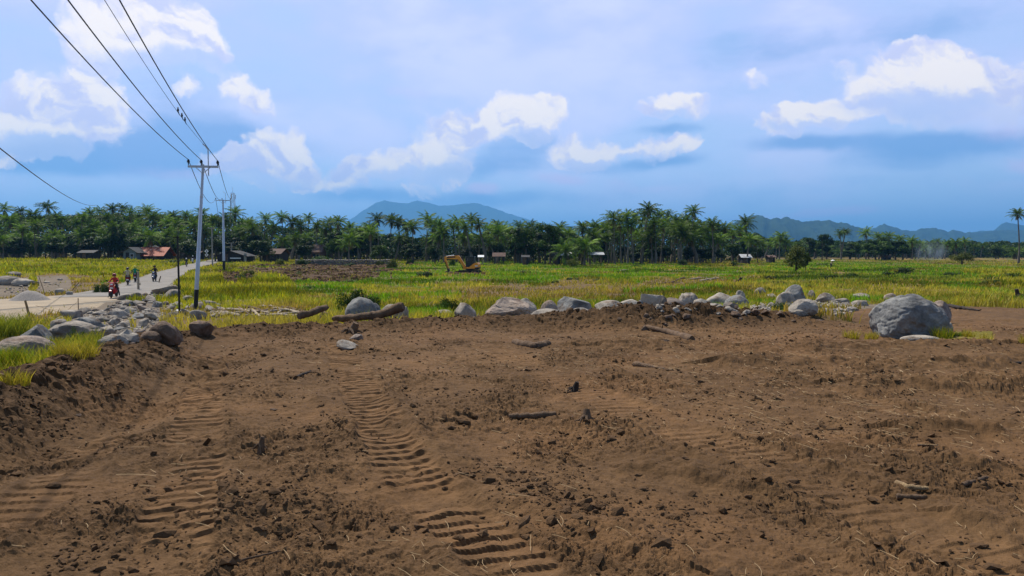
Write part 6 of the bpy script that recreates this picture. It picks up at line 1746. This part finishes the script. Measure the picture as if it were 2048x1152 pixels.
def head_parts(r, H, fy, helmet, open_face=True, hat=None):
    """helmet or hat, eyes, nose and mouth on the head at H, facing fy (+1/-1 along Y)"""
    for sx in (-.032, .032): MB().lathe([(.001, -.008), (.011, 0), (.001, .008)], (H[0] + sx, H[1] + fy * .098, H[2] + .005), 7, 'y').build('eye', M['black'], r, True)
    MB().tube([(H[0] - .026, H[1] + fy * .096, H[2] - .066), (H[0] + .026, H[1] + fy * .096, H[2] - .066)], .006, 5).build('mouth', M['lip'], r)
    MB().tube([(H[0], H[1] + fy * .095, H[2] + .01), (H[0], H[1] + fy * .122, H[2] - .03)], [.008, .015], 6).build('nose', M['skin'], r, True)
    if helmet:
        n = 18; prof = [(.001, .155), (.07, .145), (.115, .10), (.138, .04), (.14, -.02), (.128, -.07)]
        V = []; Fc = []
        for i, (rad, z) in enumerate(prof):
            for k in range(n):
                a = 2 * PI * k / n; V.append((H[0] + rad * math.cos(a) * .95, H[1] + rad * math.sin(a) * 1.08, H[2] + z))
        for i in range(len(prof) - 1):
            for k in range(n):
                a = 2 * PI * (k + .5) / n
                if i >= 3 and math.sin(a) * fy > .55: continue         # the open face
                Fc.append((i * n + k, i * n + (k + 1) % n, (i + 1) * n + (k + 1) % n, (i + 1) * n + k))
        hb = MB(); hb.add(V, Fc); hm = hb.build('helmet', M[helmet], r, True)
        md = hm.modifiers.new('t', 'SOLIDIFY'); md.thickness = .012
        vz = MB()
        vv = []
        for z in (.06, .0):
            for k in range(7):
                a = (PI / 2 if fy > 0 else -PI / 2) + (k - 3) * .30; vv.append((H[0] + .145 * math.cos(a), H[1] + .158 * math.sin(a), H[2] + z))
        vz.add(vv, [(k, k + 1, k + 8, k + 7) for k in range(6)]); vz.build('visor', M['glass_dark'], hm, True)

def rider(label, loc, rz, shirt, trousers, helmet, feet_down=False, group=None):
    r = empty('person', loc, rz, label, 'person', group)
    J = {'pelvis': ((0, -.42, .90), (.155, .125)), 'belly': ((0, -.40, 1.04), (.145, .115)), 'chest': ((0, -.34, 1.22), (.165, .12)), 'neckb': ((0, -.28, 1.37), .075), 'neck': ((0, -.25, 1.44), .055), 'head': ((0, -.22, 1.54), (.085, .098)), 'crown': ((0, -.22, 1.63), (.075, .085))}
    E = [('pelvis', 'belly', 0), ('belly', 'chest', 0), ('chest', 'neckb', 0), ('neckb', 'neck', 2), ('neck', 'head', 2), ('head', 'crown', 2)]
    for s, t in ((-1, 'l'), (1, 'r')):
        J['sh' + t] = ((s * .185, -.30, 1.335), .068); J['el' + t] = ((s * .30, -.08, 1.13), .048); J['fa' + t] = ((s * .31, .10, 1.09), .042); J['wr' + t] = ((s * .305, .20, 1.075), .030)
        E += [('neckb', 'sh' + t, 0), ('sh' + t, 'el' + t, 0), ('el' + t, 'fa' + t, 0), ('fa' + t, 'wr' + t, 2)]
        hand(J, E, t, 'wr' + t, (s * .305, .265, 1.082), (0, 1, 0), (0, .15, -1), 2)
        J['hip' + t] = ((s * .10, -.36, .87), .098)
        if feet_down:
            J['kn' + t] = ((s * .27, .02, .62), .066); J['ca' + t] = ((s * .32, -.06, .38), .056); J['an' + t] = ((s * .345, -.10, .11), .040); J['to' + t] = ((s * .37, .10, .04), .038)
        else:
            J['kn' + t] = ((s * .20, .08, .80), .068); J['ca' + t] = ((s * .19, .04, .58), .058); J['an' + t] = ((s * .17, .06, .40), .042); J['to' + t] = ((s * .18, .25, .365), .038)
        E += [('pelvis', 'hip' + t, 1), ('hip' + t, 'kn' + t, 1), ('kn' + t, 'ca' + t, 1), ('ca' + t, 'an' + t, 1), ('an' + t, 'to' + t, 3)]
    me = body_mesh('body', J, E, [shirt, trousers, 'skin', 'black'])
    o = bpy.data.objects.new('body', me); COL.objects.link(o); o.parent = r
    head_parts(o, (0, -.22, 1.565), 1, helmet)
    return r
M['red'] = mat('red_paint', (.50, .012, .018), (.42, .01, .015), 3, .3, spec=.5, coat=.4)
M['dark_red'] = mat('dark_red_paint', (.18, .02, .02), (.14, .015, .015), 3, .35, coat=.3)
M['navy'] = mat('navy_paint', (.03, .04, .09), (.025, .03, .07), 3, .35, coat=.3)
M['grey_paint'] = mat('grey_paint', (.30, .31, .33), (.26, .27, .29), 3, .35, coat=.3)
M['shirt_red'] = mat('red_cloth', (.42, .04, .03), (.34, .03, .025), 8, .9)
M['shirt_cream'] = mat('cream_cloth', (.52, .43, .27), (.44, .36, .22), 8, .9)
M['shirt_green'] = mat('green_cloth', (.02, .26, .12), (.016, .20, .09), 8, .9)
M['shirt_black'] = mat('black_cloth', (.016, .017, .02), (.012, .012, .014), 8, .9)
M['trousers'] = mat('dark_trousers', (.03, .032, .04), (.024, .025, .03), 8, .9)
M['trousers_brown'] = mat('brown_trousers', (.10, .055, .04), (.08, .045, .035), 8, .9)
M['helmet_red'] = mat('red_helmet', (.35, .018, .015), (.30, .015, .013), 3, .25, coat=.5)
M['helmet_yellow'] = mat('yellow_helmet', (.70, .62, .03), (.62, .54, .025), 3, .25, coat=.5)
M['helmet_brown'] = mat('brown_helmet', (.06, .03, .025), (.05, .025, .02), 3, .3, coat=.4)
M['lip'] = mat('lip', (.22, .08, .06), (.2, .07, .05), 6, .5)
def on_road(px, py):
    q = gp(px, py); q.z = zat(q.x, q.y) + .06; return q
def ride(px, py, rz, paint, trim, slab, shirt, tr, helmet, rlab, feet=False):
    q = on_road(px, py); scooter(slab, q, rz, paint, trim)
    return rider(rlab, q, rz, shirt, tr, helmet, feet, 'riders on the road')
ride(228, 597, R(180 + 12), 'red', 'black', 'bright red scooter facing the camera on the sandy road', 'shirt_red', 'trousers', 'helmet_red', 'person in red with a red helmet, feet down beside the red scooter', True)
ride(256, 571, R(24), 'dark_red', 'steel', 'dark red scooter with a white plate, left of the two riding away', 'shirt_cream', 'trousers_brown', 'helmet_brown', 'person in a cream shirt riding away on the dark red scooter')
ride(271, 565, R(22), 'black', 'steel', 'black scooter just right of the dark red one, riding away', 'shirt_green', 'trousers', 'helmet_yellow', 'person in a green shirt and yellow helmet riding away')
ride(309, 564, R(180 + 14), 'navy', 'steel', 'navy and grey scooter coming along the right side of the road', 'shirt_black', 'trousers', 'shirt_black', 'person all in black with a black helmet coming this way')
ride(373, 534, R(22), 'black', 'steel', 'small dark scooter far along the road before the trees', 'shirt_black', 'trousers', 'white', 'distant person in black with a white helmet on the far scooter')
ride(385.5, 527, R(180 + 16), 'white', 'steel', 'tiny white scooter furthest along the road', 'shirt_black', 'trousers', 'white', 'furthest rider, a tiny dark figure by the roadside stall')

def farmer():
    q = gp(1662, 537); r = empty('person', q, R(200), 'farmer in the field wearing a white conical hat, stooping in the rice', 'person')
    J = {'pelvis': ((0, -.10, .86), (.15, .12)), 'belly': ((0, .02, 1.0), (.14, .11)), 'chest': ((0, .17, 1.14), (.16, .115)), 'neckb': ((0, .29, 1.24), .07), 'neck': ((0, .34, 1.29), .052), 'head': ((0, .40, 1.36), (.085, .095)), 'crown': ((0, .42, 1.45), (.074, .082))}
    E = [('pelvis', 'belly', 0), ('belly', 'chest', 0), ('chest', 'neckb', 0), ('neckb', 'neck', 2), ('neck', 'head', 2), ('head', 'crown', 2)]
    for s, t in ((-1, 'l'), (1, 'r')):
        J['sh' + t] = ((s * .185, .26, 1.20), .066); J['el' + t] = ((s * .24, .36, .95), .046); J['fa' + t] = ((s * .22, .46, .80), .040); J['wr' + t] = ((s * .20, .52, .72), .029)
        E += [('neckb', 'sh' + t, 0), ('sh' + t, 'el' + t, 0), ('el' + t, 'fa' + t, 2), ('fa' + t, 'wr' + t, 2)]
        hand(J, E, t, 'wr' + t, (s * .195, .55, .66), (0, .5, -.85), (0, -.85, -.4), 2)
        J['hip' + t] = ((s * .10, -.08, .82), .095); J['kn' + t] = ((s * .13, .06, .46), .064); J['ca' + t] = ((s * .13, .02, .30), .055); J['an' + t] = ((s * .13, -.02, .09), .04); J['to' + t] = ((s * .14, .14, .035), .036)
        E += [('pelvis', 'hip' + t, 1), ('hip' + t, 'kn' + t, 1), ('kn' + t, 'ca' + t, 1), ('ca' + t, 'an' + t, 1), ('an' + t, 'to' + t, 3)]
    me = body_mesh('body', J, E, ['shirt_cream', 'trousers', 'skin', 'black']); o = bpy.data.objects.new('body', me); COL.objects.link(o); o.parent = r
    head_parts(o, (0, .40, 1.39), 1, None)
    MB().lathe([(.38, 1.42), (.36, 1.44), (.16, 1.56), (.02, 1.64)], (0, .41, 0), 18).build('conical_hat', M['white'], r, True)
farmer()
# ------------------------------------------------------------------ the volcano and the hills
def hills(name, sil, d, depth, m, seed, rough=.12, step=6.0, foot=None, ridgey=.5):
    """a mountain with its crest on the given silhouette (px, py) at distance d, sloping down both ways"""
    px = np.arange(sil[0][0], sil[-1][0] + 1e-6, step); py = np.interp(px, [p[0] for p in sil], [p[1] for p in sil])
    n = len(px); K = 61; v = np.linspace(-1, 1, K)
    a = (px - CX) / F
    top = CAMZ + (HORIZON - py) / F * d + 3
    # jagged, wooded crest
    top = top * (1 + .02 * fbm(px / 9, px * 0 + seed, 3, seed)) + 10 * fbm(px / 7, px * 0 + 3.3, 3, seed + 2)
    Vv, A = np.meshgrid(v, a); Tp = np.repeat(top[:, None], K, 1)
    Y = d + Vv * depth; X = A * (d + Vv * depth * .9)
    prof = np.where(Vv < 0, np.clip(1 + Vv, 0, 1) ** 1.12, np.clip(1 - Vv, 0, 1) ** .9)
    w = prof * (1 - prof) * 4
    spur = ridged(X / (depth * .22), Y / (depth * .8), 4, seed + 5) - .62
    Z = (Tp + 8) * np.clip(prof + w * (ridgey * spur + rough * fbm(X / (depth * .1), Y / (depth * .1), 4, seed + 9)), 0, .995 + .005 * prof) - 8
    V = np.stack([X, Y, Z], -1).reshape(-1, 3)
    i = np.arange(n - 1)[:, None] * K + np.arange(K - 1)[None]
    me = mesh_np(name, V, np.stack([i, i + K, i + K + 1, i + 1], -1).reshape(-1, 4), True)
    return tag(link(name, me, m), kind='structure')
M['hill'] = mat('wooded_hill', (.030, .052, .020), (.012, .024, .012), .012, .95, detail=10, spec=.05)
hills('volcano', [(560, 500), (640, 470), (690, 446), (725, 424), (752, 407), (768, 402), (790, 405), (815, 407), (832, 403), (850, 404), (875, 412), (905, 412), (950, 406), (985, 416), (1030, 432), (1080, 446), (1150, 462), (1260, 482), (1400, 499)], 15000, 3900, M['hill'], 11, .05, 6, ridgey=.18)
hills('low_hill', [(1060, 500), (1090, 470), (1130, 450), (1155, 456), (1185, 462), (1230, 476), (1300, 500)], 7800, 700, M['hill'], 15, .1, 5)
hills('near_hills', [(1380, 500), (1430, 462), (1460, 450), (1490, 436), (1505, 430), (1520, 432), (1540, 440), (1555, 438), (1572, 435), (1590, 441), (1600, 445), (1625, 442), (1650, 441), (1690, 448), (1715, 455), (1735, 460), (1800, 474), (1900, 490), (1960, 500)], 5200, 900, M['hill'], 21, .12, 4)
hills('middle_hills', [(1690, 500), (1720, 470), (1748, 456), (1766, 449), (1785, 454), (1800, 460), (1830, 463), (1838, 458), (1866, 456), (1885, 462), (1895, 464), (1908, 460), (1925, 466), (1950, 466), (2000, 461), (2048, 461), (2120, 458), (2260, 472), (2400, 500)], 6600, 900, M['hill'], 31, .12, 4)
hills('far_hills', [(1880, 500), (1920, 470), (1960, 462), (1985, 462), (1998, 450), (2012, 445), (2035, 450), (2060, 455), (2150, 470), (2300, 500)], 9000, 1000, M['hill'], 41, .12, 4)

# ------------------------------------------------------------------ air and smoke
def haze():
    mb = MB(); lo, hi = -14.0, 1010.0
    mb.box((0, 6500, (lo + hi) / 2), (56000, 46000, hi - lo))
    m = bpy.data.materials.new('air'); m.use_nodes = True; t = m.node_tree; t.nodes.clear()
    out = t.nodes.new('ShaderNodeOutputMaterial'); pv = t.nodes.new('ShaderNodeVolumePrincipled')
    pv.inputs['Color'].default_value = (.17, .50, .98, 1); pv.inputs['Density'].default_value = 9.0e-5; pv.inputs['Anisotropy'].default_value = .2
    t.links.new(pv.outputs[0], out.inputs['Volume'])
    o = mb.build('haze', m); tag(o, 'pale blue air in which the far hills fade', kind='stuff'); o.display_type = 'WIRE'
haze()
def smoke():
    d = 300; c = at(1862, 508, d); c.z = zat(c.x, c.y)
    V, Fc = ICO[4]; P = V * np.array([8.0, 4.5, 5.0]); P[:, 2] += 3.6
    P = P * (1 + .2 * fbm3(V * 1.5, 3, 5))[:, None]
    m = bpy.data.materials.new('smoke'); m.use_nodes = True; t = m.node_tree; t.nodes.clear()
    out = t.nodes.new('ShaderNodeOutputMaterial'); pv = t.nodes.new('ShaderNodeVolumePrincipled'); tc = t.nodes.new('ShaderNodeTexCoord')
    no = t.nodes.new('ShaderNodeTexNoise'); no.inputs['Scale'].default_value = .35; no.inputs['Detail'].default_value = 4
    mp = t.nodes.new('ShaderNodeMapping'); mp.inputs['Scale'].default_value = (1.3, 1.3, .45); t.links.new(tc.outputs['Object'], mp.inputs[0]); t.links.new(mp.outputs[0], no.inputs['Vector'])
    mr = t.nodes.new('ShaderNodeMapRange'); mr.inputs['From Min'].default_value = .44; mr.inputs['From Max'].default_value = .72; mr.inputs['To Max'].default_value = .20
    t.links.new(no.outputs['Fac'], mr.inputs[0])
    # thin out towards the rim of the drift
    m2 = t.nodes.new('ShaderNodeMapping'); m2.inputs['Location'].default_value = (0, 0, -.55); m2.inputs['Scale'].default_value = (1 / 7.5, 1 / 4.5, 1 / 6.0); t.links.new(tc.outputs['Object'], m2.inputs[0])
    gr = t.nodes.new('ShaderNodeTexGradient'); gr.gradient_type = 'SPHERICAL'; t.links.new(m2.outputs[0], gr.inputs[0])
    mu = t.nodes.new('ShaderNodeMath'); mu.operation = 'MULTIPLY'; t.links.new(gr.outputs['Fac'], mu.inputs[0]); t.links.new(mr.outputs[0], mu.inputs[1]); t.links.new(mu.outputs[0], pv.inputs['Density'])
    pv.inputs['Color'].default_value = (.62, .78, .97, 1)
    t.links.new(pv.outputs[0], out.inputs['Volume'])
    o = link('smoke', mesh_np('smoke', P, Fc, True), m); o.location = c; tag(o, 'blue-white smoke drifting between the palms at the right tree line', kind='stuff')
smoke()
S.cycles.use_denoising = True; S.cycles.denoising_prefilter = 'ACCURATE'; S.cycles.volume_step_rate = 4; S.cycles.max_bounces = 6; S.cycles.diffuse_bounces = 3; S.cycles.glossy_bounces = 2; S.cycles.transmission_bounces = 4; S.cycles.volume_bounces = 0; S.cycles.transparent_max_bounces = 8
